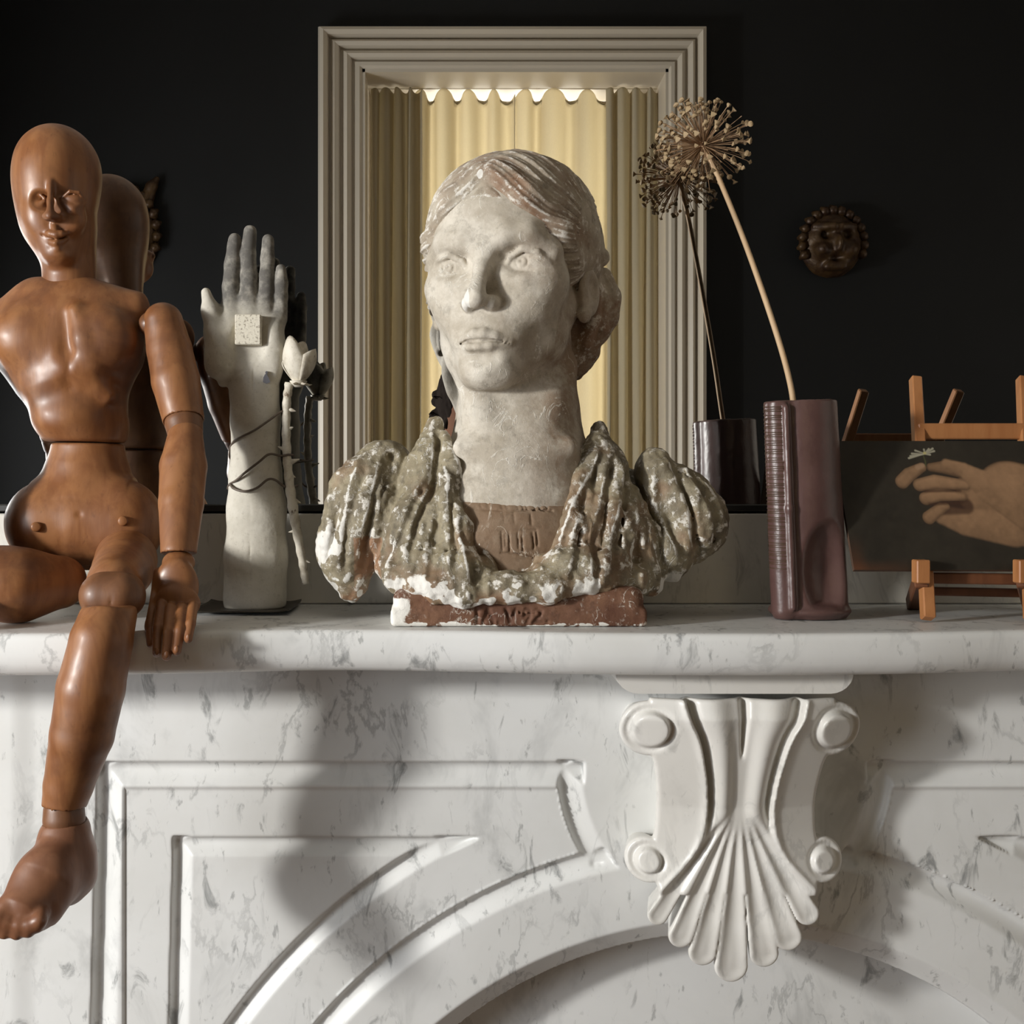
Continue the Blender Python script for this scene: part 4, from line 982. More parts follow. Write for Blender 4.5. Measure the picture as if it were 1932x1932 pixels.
# folded leg lying on the shelf, leaving the picture on the left
zs = SH+0.002
def lthigh(vx):
    a, b, c = L(112, 1098, -0.140), L(30, 1104, -0.166), L(-110, 1080, -0.185)
    vx.chain([a, b, c], [0.0255, 0.031, 0.031], 0.02)
    vx.box((0, -0.15, SH-0.05), (1, 1, 0.0504), None, 0.001, 0.001, 'sub')
part('thigh', WOOD, bb([L(-150, 1165, -0.23), L(170, 1030, -0.09)], 0.01), 0.0016, lthigh)
chainp('knee_joint', WOODD, [(-150, 1084, -0.180), (-160, 1086, -0.178)], [48, 48], h=0.002, k=0.01)
def lshin(vx):
    vx.chain([L(-165, 1096, -0.172), L(-80, 1112, -0.105), L(0, 1112, -0.068)], [0.028, 0.027, 0.019], 0.03)
part('shin', WOOD, bb([L(-240, 1170, -0.21), L(60, 1030, -0.03)], 0.01), 0.002, lshin)
# ------------------------------------------------------------------ plaster hand on a plate
YP = -0.060; sp_ = PX(YP)
def Hn(u, v, w=0): return L(u, v, YP-w*sp_)
HANDM = Mat('chalky_hand_plaster', rough=0.8, spec=0.25)
_c = HANDM.mix(HANDM.ramp(HANDM.noise(30, 6, 0.65), 0.35, 0.7), (0.60, 0.57, 0.50), (0.50, 0.47, 0.40))
_c = HANDM.mix(HANDM.math('MULTIPLY', HANDM.ramp(HANDM.noise(260, 3, 0.7), 0.55, 0.7), 0.35), _c, (0.34, 0.31, 0.26))
_c = HANDM.mix(HANDM.math('MULTIPLY', HANDM.attr('finger_shade'), HANDM.ramp(HANDM.noise(45, 5, 0.65), 0.15, 0.6)), _c, (0.115, 0.108, 0.098))
HANDM.color(_c); HANDM.bump(HANDM.noise(300, 4, 0.7), 0.3, 0.001)
hnd = empty('plaster_hand', L(480, 1150, -0.06)*[1, 1, 0]+[0, 0, SH], 'upright white plaster hand and forearm with shade painted on its fingers, on a base plate', 'sculpture')
vx = Vox(*bb([Hn(368, 1150, -75), Hn(560, 412, 75)], 0.002), 0.0012)
def hC(pts, rads, k=5, mode='add', sq=None): vx.chain([Hn(*p) for p in pts], [r*sp_ for r in rads], k*sp_, mode, sq)
def hE(u, v, w, r, k=8, mode='add', R=None): vx.ell(Hn(u, v, w), np.array([r[0], r[2], r[1]])*sp_, R, k*sp_, mode)
fing = [([(436, 590, 4), (436, 540, 0), (439, 500, 2), (443, 452, 8)], [18, 16.5, 15.5, 12]),
        ([(470, 580, 6), (470, 520, 0), (468, 480, 2), (472, 437, 8)], [17.5, 16, 15, 12]),
        ([(502, 580, 4), (504, 520, 0), (505, 490, 2), (506, 453, 8)], [16, 14.5, 13.5, 11]),
        ([(528, 600, 2), (530, 560, 0), (531, 535, 2), (530, 508, 7)], [14.5, 13, 12, 10])]
for p, r in fing: hC(p, r, 4)
hE(468, 625, 2, (60, 62, 24), 20); hE(476, 680, 0, (56, 56, 27), 20)
hE(418, 655, 16, (28, 58, 24), 16, R=rot(roll=18)); hE(515, 660, 12, (24, 60, 22), 16)
hC([(420, 690, 14), (408, 630, 18), (398, 588, 20), (389, 552, 22)], [26, 21, 16, 9], 12)
hE(470, 640, 32, (28, 34, 10), 14, 'sub')
hC([(421, 712, 4), (420, 722, 4)], [10, 8], 10)
# forearm: oval section widening to the foot
for (v0, u0a, u0b, v1, u1a, u1b) in ((715, 430, 527, 790, 437, 527), (790, 437, 527, 900, 434, 530), (900, 434, 530, 960, 430, 538), (960, 430, 538, 1050, 425, 541), (1050, 425, 541, 1128, 421, 541)):
    hC([((u0a+u0b)/2, v0, 0), ((u1a+u1b)/2, v1, 0)], [(u0b-u0a)/2, (u1b-u1a)/2], 10, sq=(1, 0.72))
hC([(472, 920, 42), (471, 1000, 43), (471, 1128, 44)], [1.6]*3, 2, 'sub')
hC([(478, 665, 34), (477, 760, 34)], [1.2]*2, 2, 'sub')
for pts in ([(430, 690, 34), (452, 675, 33), (468, 650, 26)], [(436, 712, 30), (458, 700, 33), (474, 672, 32)], [(450, 604, 27), (480, 600, 26), (512, 606, 28)]): hC(pts, [1.3]*3, 4, 'sub')
vx.box((0, YP, SH-0.049), (1, 1, 0.05+0.0015), None, 0.0005, 0.0005, 'sub')
V, Q = vx.mesh(1); V = V+vnormals(V, Q)*(0.0005*fbm(V, 60, 3, 5)+0.0003*fbm(V, 200, 2, 2))[:, None]
vv = CY+(ZC-V[:, 2])/sp_; uu = V[:, 0]/sp_+CX
finger_shade = sstep(625, 560, vv+14*fbm(V, 45, 3, 4))*sstep(395, 425, uu)+0.55*sstep(650, 585, vv)*sstep(500, 535, uu)  # shade cast over the fingers, put into the plaster colour
link('hand_and_forearm', mesh_np('hand_and_forearm', V, Q, dict(finger_shade=np.clip(finger_shade, 0, 1))), HANDM.m, hnd)
# plate: dark metal, slightly dished, with flared foot
IRON = Mat('dark_metal', rough=0.38, color=(0.05, 0.045, 0.038)); IRON.b.inputs['Metallic'].default_value = 0.6
IRON.color(IRON.mix(IRON.noise(60, 4), (0.035, 0.032, 0.028), (0.085, 0.075, 0.06)))
m = MB(); P = []
for i in range(25):
    t = i/24; x = (t-0.5)*2
    row = []
    for j in range(9):
        q = (j/8-0.5)*2; z = SH+0.0015+0.0055*max(0, abs(x)-0.80)**1.0*2+0.0035*max(0, abs(q)-0.7)*1.5
        row.append((L(468, 0, YP)[0]+x*0.0485, YP-0.001+q*0.050, z))
    P.append(row)
m.grid(P); pl_ = m.build('base_plate', IRON.m, hnd, True); md = pl_.modifiers.new('thickness', 'SOLIDIFY'); md.thickness = 0.0016; md.offset = 1
# square speckled tile on the palm
TILE = Mat('speckled_tile', rough=0.8); TILE.color(TILE.mix(TILE.ramp(TILE.noise(420, 3, 0.7), 0.52, 0.66), (0.66, 0.62, 0.52), (0.30, 0.265, 0.21))); TILE.bump(TILE.noise(380, 3), 0.3, 0.001)
c1 = Hn(443, 650, 44); c2 = Hn(495, 596, 24)
MB().box((c1[0], c1[1], c1[2]), (c2[0], c2[1]+0.004, c2[2]), 0.0008).build('stone_tile', TILE.m, hnd)
# little printed figure on the wrist: gown and head, inked
INK = Mat('blue_grey_ink', rough=0.7, color=(0.10, 0.10, 0.115))
m = MB()
pg = [(496, 721), (497, 712), (500, 706), (503, 705), (506, 711), (510, 721), (503, 724)]
w0 = 38.5
n = len(pg); vs = [Hn(u, v, w0-abs(u-476)*0.14) for u, v in pg]+[Hn(u, v, w0-12) for u, v in pg]
m.add(vs, [tuple(range(n))[::-1], tuple(range(n, 2*n))]+[(i, (i+1) % n, n+(i+1) % n, n+i) for i in range(n)])
hd_ = [(503+2.6*math.cos(t), 703+2.8*math.sin(t)) for t in np.linspace(0, 2*math.pi, 9)[:-1]]
n = 8; vs = [Hn(u, v, w0-abs(u-476)*0.14) for u, v in hd_]+[Hn(u, v, w0-12) for u, v in hd_]
m.add(vs, [tuple(range(n)), tuple(range(n, 2*n))[::-1]]+[(i, n+i, n+(i+1) % n, (i+1) % n) for i in range(n)])
m.build('inked_figure', INK.m, hnd)

# ------------------------------------------------------------------ white rose tied to the arm
ROSE = Mat('white_painted_metal', rough=0.55, spec=0.4)
_c = ROSE.mix(ROSE.ramp(ROSE.noise(60, 5, 0.7), 0.42, 0.66), (0.66, 0.62, 0.53), (0.44, 0.39, 0.31)); _c = ROSE.mix(ROSE.ramp(ROSE.noise(110, 4, 0.7), 0.62, 0.70), _c, (0.16, 0.11, 0.07))
ROSE.color(_c); ROSE.bump(ROSE.noise(200, 4), 0.25, 0.001)
ros = empty('rose', L(578, 1100, -0.06), 'white painted metal rose with thorny stem tied beside the plaster forearm', 'flower')
YR = -0.070; sr = PX(YR)
stp = catmull([L(546, 722, YR), L(541, 760, YR), L(540, 820, YR), L(543, 880, YR), L(550, 940, YR-0.003), L(560, 1000, YR-0.003), L(571, 1060, YR), L(577, 1102, YR)], 8)
rr = np.interp(np.linspace(0, 1, len(stp)), [0, 0.1, 0.4, 0.62, 1.0], [8.5, 8, 8.5, 9.5, 7])*sr*(1+0.10*np.sin(np.arange(len(stp))*1.7))
stem = MB().tube(stp, rr, 12).build('stem', ROSE.m, ros, True)
def thorn(u, v, du, dv, r=6):
    a = L(u, v, YR); b = L(u+du, v+dv, YR-0.001)
    MB().tube([a, a*0.5+b*0.5, a*0.12+b*0.88, b], [r*sr, r*0.62*sr, r*0.22*sr, 0.0001], 8).build('thorn', ROSE.m, ros, True)
for t in ((543, 772, 16, 4), (542, 810, 12, -4), (540, 850, -16, -8), (548, 872, 18, -6), (554, 944, 14, 5), (556, 1002, -12, 2, 4), (571, 1056, 15, 6, 5), (575, 1084, 8, 2, 4), (546, 895, 12, 6, 5)): thorn(*t)
# petals: curved shells wrapped round the bud
cb_ = L(563, 682, YR); bh = 46*sr
def petal(a0, a1, rad, lean, top, seed, flare=0.0, pointed=0.5):
    P = []
    for i in range(13):
        t = i/12; row = []
        for j in range(13):
            q = j/12; s_ = (q-0.5)*2
            r_ = rad*(math.sin(min(1, t*1.15)*math.pi*0.5)**0.7)*(1-0.34*t**3)+flare*t*t
            a = a0+(a1-a0)*q; hgt = t*top*(1-pointed*abs(s_)**1.8*t)
            P_ = (cb_[0]+r_*math.cos(a)+lean*t*t, cb_[1]+r_*math.sin(a), cb_[2]-bh*0.92+hgt); row.append(P_)
        P.append(row)
    m = MB(); m.grid(P); o = m.build('petal', ROSE.m, ros, True); md = o.modifiers.new('thickness', 'SOLIDIFY'); md.thickness = 0.0011; return o
R = math.radians
petal(R(165), R(325), 31*sr, -0.002, 88*sr, 1, pointed=0.62)
petal(R(-75), R(80), 33*sr, 0.003, 66*sr, 2, 0.002, 0.22)
petal(R(40), R(190), 32*sr, 0.0, 76*sr, 3, 0.002, 0.4)
petal(R(200), R(420), 22*sr, 0.0, 78*sr, 4, 0.0, 0.35)
petal(R(20), R(240), 18*sr, 0.001, 80*sr, 5, 0.0, 0.35)
for a in (200, 255, 310, 10, 80, 140):
    d = np.array([math.cos(R(a)), math.sin(R(a)), 0]); b0 = cb_+[0, 0, -bh*0.90]
    MB().tube([b0, b0+d*0.007+[0, 0, -0.0005], b0+d*0.011+[0, 0, -0.0015], b0+d*0.014+[0, 0, -0.001]], [0.0022, 0.0018, 0.001, 0.0002], 6).build('sepal', ROSE.m, ros, True)
MB().tube([cb_+[0, 0, -bh*1.05], cb_+[0, 0, -bh*0.93], cb_+[0, 0, -bh*0.8]], [0.004, 0.0075, 0.009], 12).build('calyx', ROSE.m, ros, True)

# ------------------------------------------------------------------ binding wire
WIRE = Mat('brown_wire', rough=0.5, color=(0.10, 0.075, 0.055)); WIRE.color(WIRE.mix(WIRE.noise(150, 3), (0.07, 0.05, 0.038), (0.15, 0.115, 0.085)))
def wy(u, v):                                       # front surface of the forearm
    c, r = 482, 52
    t = max(0.0, 1-((u-c)/r)**2); return 2.5+r*0.72*math.sqrt(t)
path = [(537, 775, 20), (527, 779, 26), (505, 795, 40), (480, 812, 45), (456, 824, 40), (440, 834, 22), (434, 850, -8), (438, 868, -34), (480, 880, -46), (525, 868, -30), (552, 860, 12), (545, 858, 24),
        (530, 860, 30), (508, 857, 42), (488, 872, 47), (462, 892, 43), (446, 906, 34), (433, 914, 12), (430, 922, -8), (434, 914, 20), (440, 921, 34), (460, 927, 44), (484, 921, 46), (505, 905, 42), (520, 906, 34), (535, 917, 26), (550, 919, 24), (562, 916, 8)]
pts = catmull([Hn(*p) for p in path], 7)
wr = MB().tube(pts, 2.3*sp_, 7).build('binding_wire', WIRE.m, None, True)
prop(wr, 'thin brown wire wound round the plaster forearm and rose stem', 'wire')
# ------------------------------------------------------------------ dark brown leather-like vase
VM = Mat('brown_glazed_leather', rough=0.36, spec=0.5)
VM.color(VM.mix(VM.ramp(VM.noise(18, 5), 0.35, 0.7), (0.105, 0.056, 0.050), (0.075, 0.038, 0.033))); VM.bump(VM.math('ADD', VM.noise(260, 4), VM.math('MULTIPLY', VM.noise(40, 3), 0.7)), 0.22, 0.001)
VS = Mat('brown_spine_leather', rough=0.45, spec=0.5); VS.color(VS.mix(VS.noise(40, 5), (0.050, 0.026, 0.014), (0.085, 0.047, 0.026))); VS.bump(VS.noise(220, 4), 0.3, 0.001)
YV = -0.125; sv = PX(YV)
def W(u, v, w=0): return L(u, v, YV-w*sv)
vase = empty('vase', L(1525, 1170, YV)*[1, 1, 0]+[0, 0, SH], 'dark brown leather-look vase with ribbed spine and dented side', 'vase')
vx = Vox(*bb([W(1425, 1190, -100), W(1620, 748, 100)], 0.004), 0.0012)
zb_ = SH+0.0005
top = W(1512, 757); bot = W(1528, 1168); bot[2] = SH+0.012
vx.chain([bot, top], [70*sv, 64.5*sv], 0.002, sq=(1, 0.86))
vx.chain([top+[0, 0, -0.03], top+[0, 0, 0.04]], [58*sv, 58*sv], 0.001, 'sub', sq=(1, 0.86))
# spine strip on the left and raised seam
vx.chain([W(1466, 740, 28), W(1482, 1150, 32)], [25*sv, 26*sv], 0.004)
vx.chain([W(1475, 770, 53), W(1483, 960, 56), W(1492, 1148, 58)], [2.0*sv]*3, 0.0012, 'sub')
vx.chain([W(1483, 768, 56), W(1490, 960, 58), W(1497, 1148, 60)], [5*sv]*3, 0.004)
# thumb-pressed dent
vx.ell(W(1574, 1075, 72), np.array([56, 48, 92])*sv, rot(yaw=20), 0.006, 'sub')
vx.box(top+[0, 0, 0.1], (0.1, 0.1, 0.1), rot(roll=-2.0), 0.001, 0.002, 'sub')
# foot
bz = np.array([bot[0]-0.0005, YV, SH+0.0075])
vx.ell(bz, (76*sv, 68*sv, 0.0098), None, 0.003)
vx.box((bz[0], YV, SH-0.05), (0.2, 0.2, 0.0504), None, 0.0002, 0.0005, 'sub')
V, Q = vx.mesh(1); V = V+vnormals(V, Q)*(0.0006*fbm(V, 30, 3, 3)+0.0003*fbm(V, 140, 2, 2))[:, None]; V[:, 2] = np.maximum(V[:, 2], SH+0.0003)
link('body', mesh_np('vase_body', V, Q), VM.m, vase)
rib_me = None
for i in range(58):                                  # fine cross ribs on the spine
    v = 768+i*5.3
    if v > 1075: break
    q0 = (1466+(v-740)*16/410, 28+(v-740)*4/410)
    pts = []
    for a in np.linspace(math.radians(165), math.radians(288), 7):
        c = W(q0[0], v, q0[1]); r = (25.1+(v-740)/410)*sv; pts.append(c+[r*math.cos(a), r*math.sin(a), 0.0008*math.sin(i*2.1+a)])
    MB().tube(pts, 1.2*sv, 5).build('spine_rib', VS.m, vase, True)

# ------------------------------------------------------------------ dried allium
ST = Mat('dry_stalk', rough=0.6); ST.color(ST.mix(ST.noise(60, 4, stretch=(1, 1, 0.1)), (0.62, 0.45, 0.28), (0.50, 0.33, 0.18))); ST.bump(ST.noise(180, 3, stretch=(1, 1, 0.05)), 0.3, 0.001)
RAY = Mat('dry_ray', rough=0.65); RAY.color(RAY.mix(RAY.noise(90, 3), (0.42, 0.27, 0.15), (0.27, 0.16, 0.085)))
CAPM = Mat('dry_seed_capsule', rough=0.7); CAPM.color(CAPM.mix(CAPM.noise(120, 3), (0.46, 0.34, 0.19), (0.24, 0.16, 0.085)))
al = empty('dried_allium', W(1502, 790), 'dried allium seed head on a long pale stalk leaning out of the brown vase', 'dried flower')
cA = L(1327, 274, -0.044)
spts = catmull([W(1530, 1000, -10), W(1502, 800, -6), L(1490, 720, -0.122), L(1462, 620, -0.110), L(1410, 470, -0.086), L(1362, 350, -0.062), L(1341, 305, -0.052), cA], 6)
MB().tube(spts, np.interp(np.linspace(0, 1, len(spts)), [0, 0.5, 0.9, 1], [5.6, 5.4, 4.6, 5.2])*sv, 10).build('stalk', ST.m, al, True)
ob = MB(); 
for i in range(8): pass
vxs = Vox(cA-0.012, cA+0.012, 0.0012); vxs.ell(cA, (0.0052, 0.0052, 0.0045)); V, Q = vxs.mesh(1); link('receptacle', mesh_np('receptacle', V, Q), RAY.m, al)
rnd = random.Random(11)
def ray_mesh(kind):
    # unit: along +z, length 1 (scaled later); capsule at the tip for kinds > 0
    m = MB(); bend = [0.0, 0.03, -0.04, 0.05, 0.02, -0.02][kind]
    m.tube([(0, 0, 0), (bend*0.5, 0, 0.35), (bend, 0.01, 0.7), (bend*0.6, 0, 1.0)], [0.010, 0.009, 0.008, 0.009], 4, cap=False)
    me = bpy.data.meshes.new('ray'); me.from_pydata(m.v, [], m.f); me.materials.append(RAY.m); return me
rays = [ray_mesh(k) for k in range(6)]
def capsule_mesh(kind):
    m = MB(); r = 0.0023; zc_ = 0.0
    lob = 3; n = 9
    V = []; F = []
    rows = [(-0.0022, 0.25), (-0.0012, 0.8), (0.0, 1.0), (0.0013, 0.85), (0.0022, 0.35)]
    if kind == 1: rows = [(-0.0032, 0.12), (-0.0012, 0.35), (0.0, 0.8), (0.0010, 1.15), (0.0012, 0.9)]
    if kind == 2: rows = [(-0.0020, 0.3), (-0.001, 1.0), (0.0004, 1.15), (0.0016, 0.7), (0.0020, 0.2)]
    for z, s_ in rows:
        for j in range(n):
            a = 2*math.pi*j/n; q = r*s_*(1+0.28*math.cos(lob*a)); V.append((q*math.cos(a), q*math.sin(a), z))
    for i in range(len(rows)-1):
        for j in range(n): F.append((i*n+j, i*n+(j+1) % n, (i+1)*n+(j+1) % n, (i+1)*n+j))
    F.append(tuple(range(n))[::-1]); F.append(tuple((len(rows)-1)*n+j for j in range(n)))
    me = bpy.data.meshes.new('capsule'); me.from_pydata(V, [], F); me.materials.append(CAPM.m); return me
caps = [capsule_mesh(k) for k in range(3)]
count = 0
while count < 270:
    z = rnd.uniform(-1, 1); a = rnd.uniform(0, 2*math.pi); d = Vector((math.sqrt(1-z*z)*math.cos(a), math.sqrt(1-z*z)*math.sin(a), z))
    # the head is fuller on its left side, thin on the right
    full = 0.50-0.12*d.x+0.12*d.z
    if rnd.random() > full+0.28: continue
    ln = rnd.uniform(0.037, 0.051)
    if rnd.random() < 0.12: ln *= 0.75
    o = bpy.data.objects.new('ray', rays[rnd.randrange(6)]); COL.objects.link(o)
    o.parent = al; o.location = Vector(cA)-al.location; q = d.to_track_quat('Z', 'Y'); o.rotation_euler = q.to_euler(); o.scale = (ln, ln, ln)
    if rnd.random() < 0.80:
        s_ = rnd.uniform(0.75, 1.25)
        c = bpy.data.objects.new('seed_capsule', caps[rnd.randrange(3)]); COL.objects.link(c); c.parent = al
        c.location = Vector(cA)-al.location+d*(ln*1.0+0.001); c.rotation_euler = (d+Vector((rnd.uniform(-.3, .3), rnd.uniform(-.3, .3), rnd.uniform(-.3, .3)))).to_track_quat('Z', 'Y').to_euler(); c.scale = (s_, s_, s_)
    count += 1

# ------------------------------------------------------------------ table easel
def orange_wood(name, a, b):
    M = Mat(name, rough=0.45, spec=0.4); M.color(M.mix(M.ramp(M.noise(60, 5, 0.6, 0.3, (1, 1, 0.15)), 0.35, 0.7), a, b)); M.bump(M.noise(150, 3, stretch=(1, 1, 0.1)), 0.1, 0.001); return M.m
EW = orange_wood('orange_beech', (0.42, 0.185, 0.070), (0.34, 0.135, 0.048)); ED = orange_wood('red_brown_beech', (0.16, 0.062, 0.028), (0.115, 0.042, 0.019))
eas = empty('table_easel', L(1825, 1175, -0.11)*[1, 1, 0]+[0, 0, SH], 'small orange wooden folding easel holding the painting of a hand', 'easel')
def bar(name, a, b, hw, hd, mat, parent=eas, bev=0.0012, taper=1.0):
    a = np.array(a, float); b = np.array(b, float); t = b-a; l = np.linalg.norm(t); t = t/l
    x = np.array([1.0, 0, 0]); x = x-t*np.dot(x, t)
    if np.linalg.norm(x) < 1e-3: x = np.array([0, 1.0, 0])
    x /= np.linalg.norm(x); y = np.cross(t, x); m = MB(); m.box((-hw, -hd, 0), (hw, hd, l), bev)
    m.v = [tuple(a+x*(p[0]*(1+(taper-1)*p[2]/l))+y*p[1]*(1+(taper-1)*p[2]/l)+t*p[2]) for p in m.v]; return m.build(name, mat, parent)
for s_, us in ((0, (1727, 1733, 1744, 1751)), (1, (1929, 1933, 1941, 1946))):
    topp = L(us[0], 713, -0.056); ft = L(us[3], 1175, -0.168); ft[2] = SH+0.0038
    bar('upright', ft, topp, 0.0056, 0.0058, EW, taper=0.92)
for us in ((1738, 1722), (1930, 1941)):
    a = L(us[0], 1094, -0.160); b = L(us[1], 1152, -0.050); b[2] = SH+0.0052
    bar('strut', b, a, 0.0062, 0.0068, ED)
    lip = L(us[0], 1056, -0.1665); lz = L(us[0], 1100, -0.1665)[2]; m = MB(); m.box((lip[0]-0.0062, lip[1]-0.006, lz), (lip[0]+0.0062, lip[1]+0.0075, lip[2]), 0.001); m.build('holding_peg', EW, eas)
a = L(1730, 814, -0.0835); b = L(1935, 814, -0.0835); bar('top_rail', a, b, 0.0040, 0.0080, EW)
a = L(1748, 1090, -0.142); b = L(1938, 1093, -0.142); bar('ledge', a, b, 0.0052, 0.0060, ED)
a = L(1745, 1115, -0.105); b = L(1942, 1119, -0.105); bar('lower_rail', a, b, 0.0042, 0.0042, ED)

# ------------------------------------------------------------------ painting of a hand with a daisy
pnt = empty('painting', L(1825, 1078, -0.125), 'unframed dark oil painting of a hand holding up a daisy', 'painting')
A0 = L(1612, 1075, -0.1565); A1 = L(1606, 832, -0.0985)  # bottom-left, top-left corner of the face
wd = 2*(L(1825, 1075, -0.1565)[0]-A0[0])
ex = np.array([1.0, 0, 0]); ez = A1-A0; ez[0] = 0; hgt = np.linalg.norm(ez); ez = ez/hgt; ny = np.cross(ex, ez); ny = -ny if ny[1] > 0 else ny
GU, GV = 520, 300
gx = np.linspace(0, 1, GU); gz = np.linspace(0, 1, GV); GX, GZ = np.meshgrid(gx, gz, indexing='ij')
# paint in picture pixels: u to the right, v down
pu = 1609+GX*434; pvv = 1075-GZ*243
col = np.zeros((GU, GV, 3)); P3 = np.stack([pu*0.01, pvv*0.01, 0*pu], -1)
nz = fbm(P3, 1.6, 4, 2); nf = fbm(P3, 9.0, 3, 5)
col[:] = np.array([0.022, 0.018, 0.0125]); col *= (1+0.5*nz+0.25*nf)[..., None]
edge = sstep(30, 0, pu-1612+12*nz)*sstep(1000, 1075, pvv)+0.8*sstep(1052, 1074, pvv+8*nz)*sstep(1760, 1640, pu); col = col*(1-0.7*edge[..., None])+0.7*edge[..., None]*np.array([0.075, 0.030, 0.014])
def over(mask, c):
    global col
    col = col*(1-mask[..., None])+mask[..., None]*(c if isinstance(c, np.ndarray) and c.ndim == 3 else np.array(c))
def seg(pts, rads):
    d = np.full(pu.shape, 1e9); along = np.zeros(pu.shape); side = np.zeros(pu.shape)
    for (a, b), (ra, rb) in zip(zip(pts[:-1], pts[1:]), zip(rads[:-1], rads[1:])):
        ax, ay = b[0]-a[0], b[1]-a[1]; t = np.clip(((pu-a[0])*ax+(pvv-a[1])*ay)/(ax*ax+ay*ay), 0, 1)
        dx, dy = pu-a[0]-t*ax, pvv-a[1]-t*ay; q = np.hypot(dx, dy)-(ra+(rb-ra)*t)
        m_ = q < d; side = np.where(m_, dy/(ra+(rb-ra)*t), side); d = np.minimum(d, q)
    return d, side
def flesh(pts, rads, lit=1.0, sh=0.55, soft=2.5, halo_=0.3):
    d, side = seg(pts, rads); m_ = sstep(soft*0.5, -soft*0.5, d)
    halo = sstep(6, 0, d)*halo_; over(halo, (0.030, 0.014, 0.008))
    s_ = np.clip(0.5-0.5*side, 0, 1); e = sstep(0, -7, d)
    k_ = lit*(sh+(1-sh)*s_**0.7)*((0.62+0.38*e) if halo_ > 0 else (0.93+0.07*e))*(1+0.22*nf+0.12*nz)
    over(m_, k_[..., None]*np.array([0.30, 0.175, 0.095]))
# order: back of the hand, little finger to thumb
flesh([(2060, 985), (1950, 950), (1880, 935)], [92, 78, 44], 0.92, 0.62, 5)
flesh([(1930, 1000), (1840, 988), (1800, 975)], [34, 25, 18], 0.92, 0.62, 7, 0.0)
over(sstep(4, -4, seg([(1800, 962), (1850, 958)], [13, 15])[0])*0.8, (0.045, 0.020, 0.012))
flesh([(1772, 980), (1800, 962), (1811, 959)], [12, 10, 7], 0.9)
flesh([(1773, 944), (1800, 936), (1848, 940)], [12, 13, 8], 0.95)
flesh([(1766, 918), (1800, 912), (1858, 918)], [12, 14, 10], 1.0)
over(sstep(3, -3, seg([(1775, 930), (1845, 929)], [2.2, 2])[0])*0.8, (0.05, 0.022, 0.012))
over(sstep(3, -3, seg([(1780, 955), (1846, 951)], [2.2, 2])[0])*0.8, (0.05, 0.022, 0.012))
flesh([(1796, 884), (1820, 884), (1860, 892)], [8, 12, 14], 0.72)
flesh([(1829, 877), (1862, 890), (1905, 925), (2000, 960)], [9, 15, 32, 70], 0.97, 0.62, 6, 0.0)
flesh([(1733, 912), (1750, 898), (1778, 884)], [13, 13, 9], 0.9)
over(sstep(2.5, -2.5, seg([(1770, 884), (1781, 880)], [5, 4])[0])*0.5, (0.36, 0.235, 0.15))
over(sstep(1.5, -1.5, seg([(1787, 880), (1788, 872), (1786, 860)], [1.0, 1.0, 0.8])[0]), (0.07, 0.075, 0.03))
for a, b in (((1788, 858), (1764, 857)), ((1788, 858), (1760, 862)), ((1788, 858), (1756, 866)), ((1790, 857), (1772, 851)), ((1790, 856), (1790, 849)), ((1790, 856), (1800, 848)), ((1792, 856), (1808, 847)), ((1792, 857), (1810, 852)), ((1790, 858), (1800, 859))):
    over(sstep(1.2, -1.2, seg([a, b], [0.8, 1.9])[0])*0.9, (0.34, 0.32, 0.24))
over(sstep(1.5, -1.5, seg([(1789, 856), (1791, 856)], [2.2, 2.2])[0]), (0.42, 0.36, 0.14))
PM = Mat('oil_paint', rough=0.5, spec=0.35); PM.color(PM.attr('paint', True)); PM.bump(PM.noise(300, 4), 0.08, 0.0006)
face = A0+GX[..., None]*wd*ex+GZ[..., None]*hgt*ez
ii = np.arange(GU-1)[:, None]*GV+np.arange(GV-1)[None, :]; Q = np.stack([ii, ii+GV, ii+GV+1, ii+1], -1).reshape(-1, 4)
link('painted_face', mesh_np('painted_face', face.reshape(-1, 3), Q, dict(paint=np.clip(col, 0, 1).reshape(-1, 3))), PM.m, pnt)
PB = Mat('panel_edge', rough=0.7, color=(0.09, 0.05, 0.03)); PB.color(PB.mix(PB.noise(40, 4), (0.05, 0.028, 0.018), (0.11, 0.06, 0.035)))
m = MB(); bk = -ny*0.0045; f0 = -ny*0.0002
cs = [A0+f0, A0+f0+ex*wd, A0+f0+ex*wd+ez*hgt, A0+f0+ez*hgt]; m.add(cs+[c+bk for c in cs], [(0,1,2,3), (7,6,5,4), (0,4,5,1), (1,5,6,2), (2,6,7,3), (3,7,4,0)]); m.build('panel', PB.m, pnt)
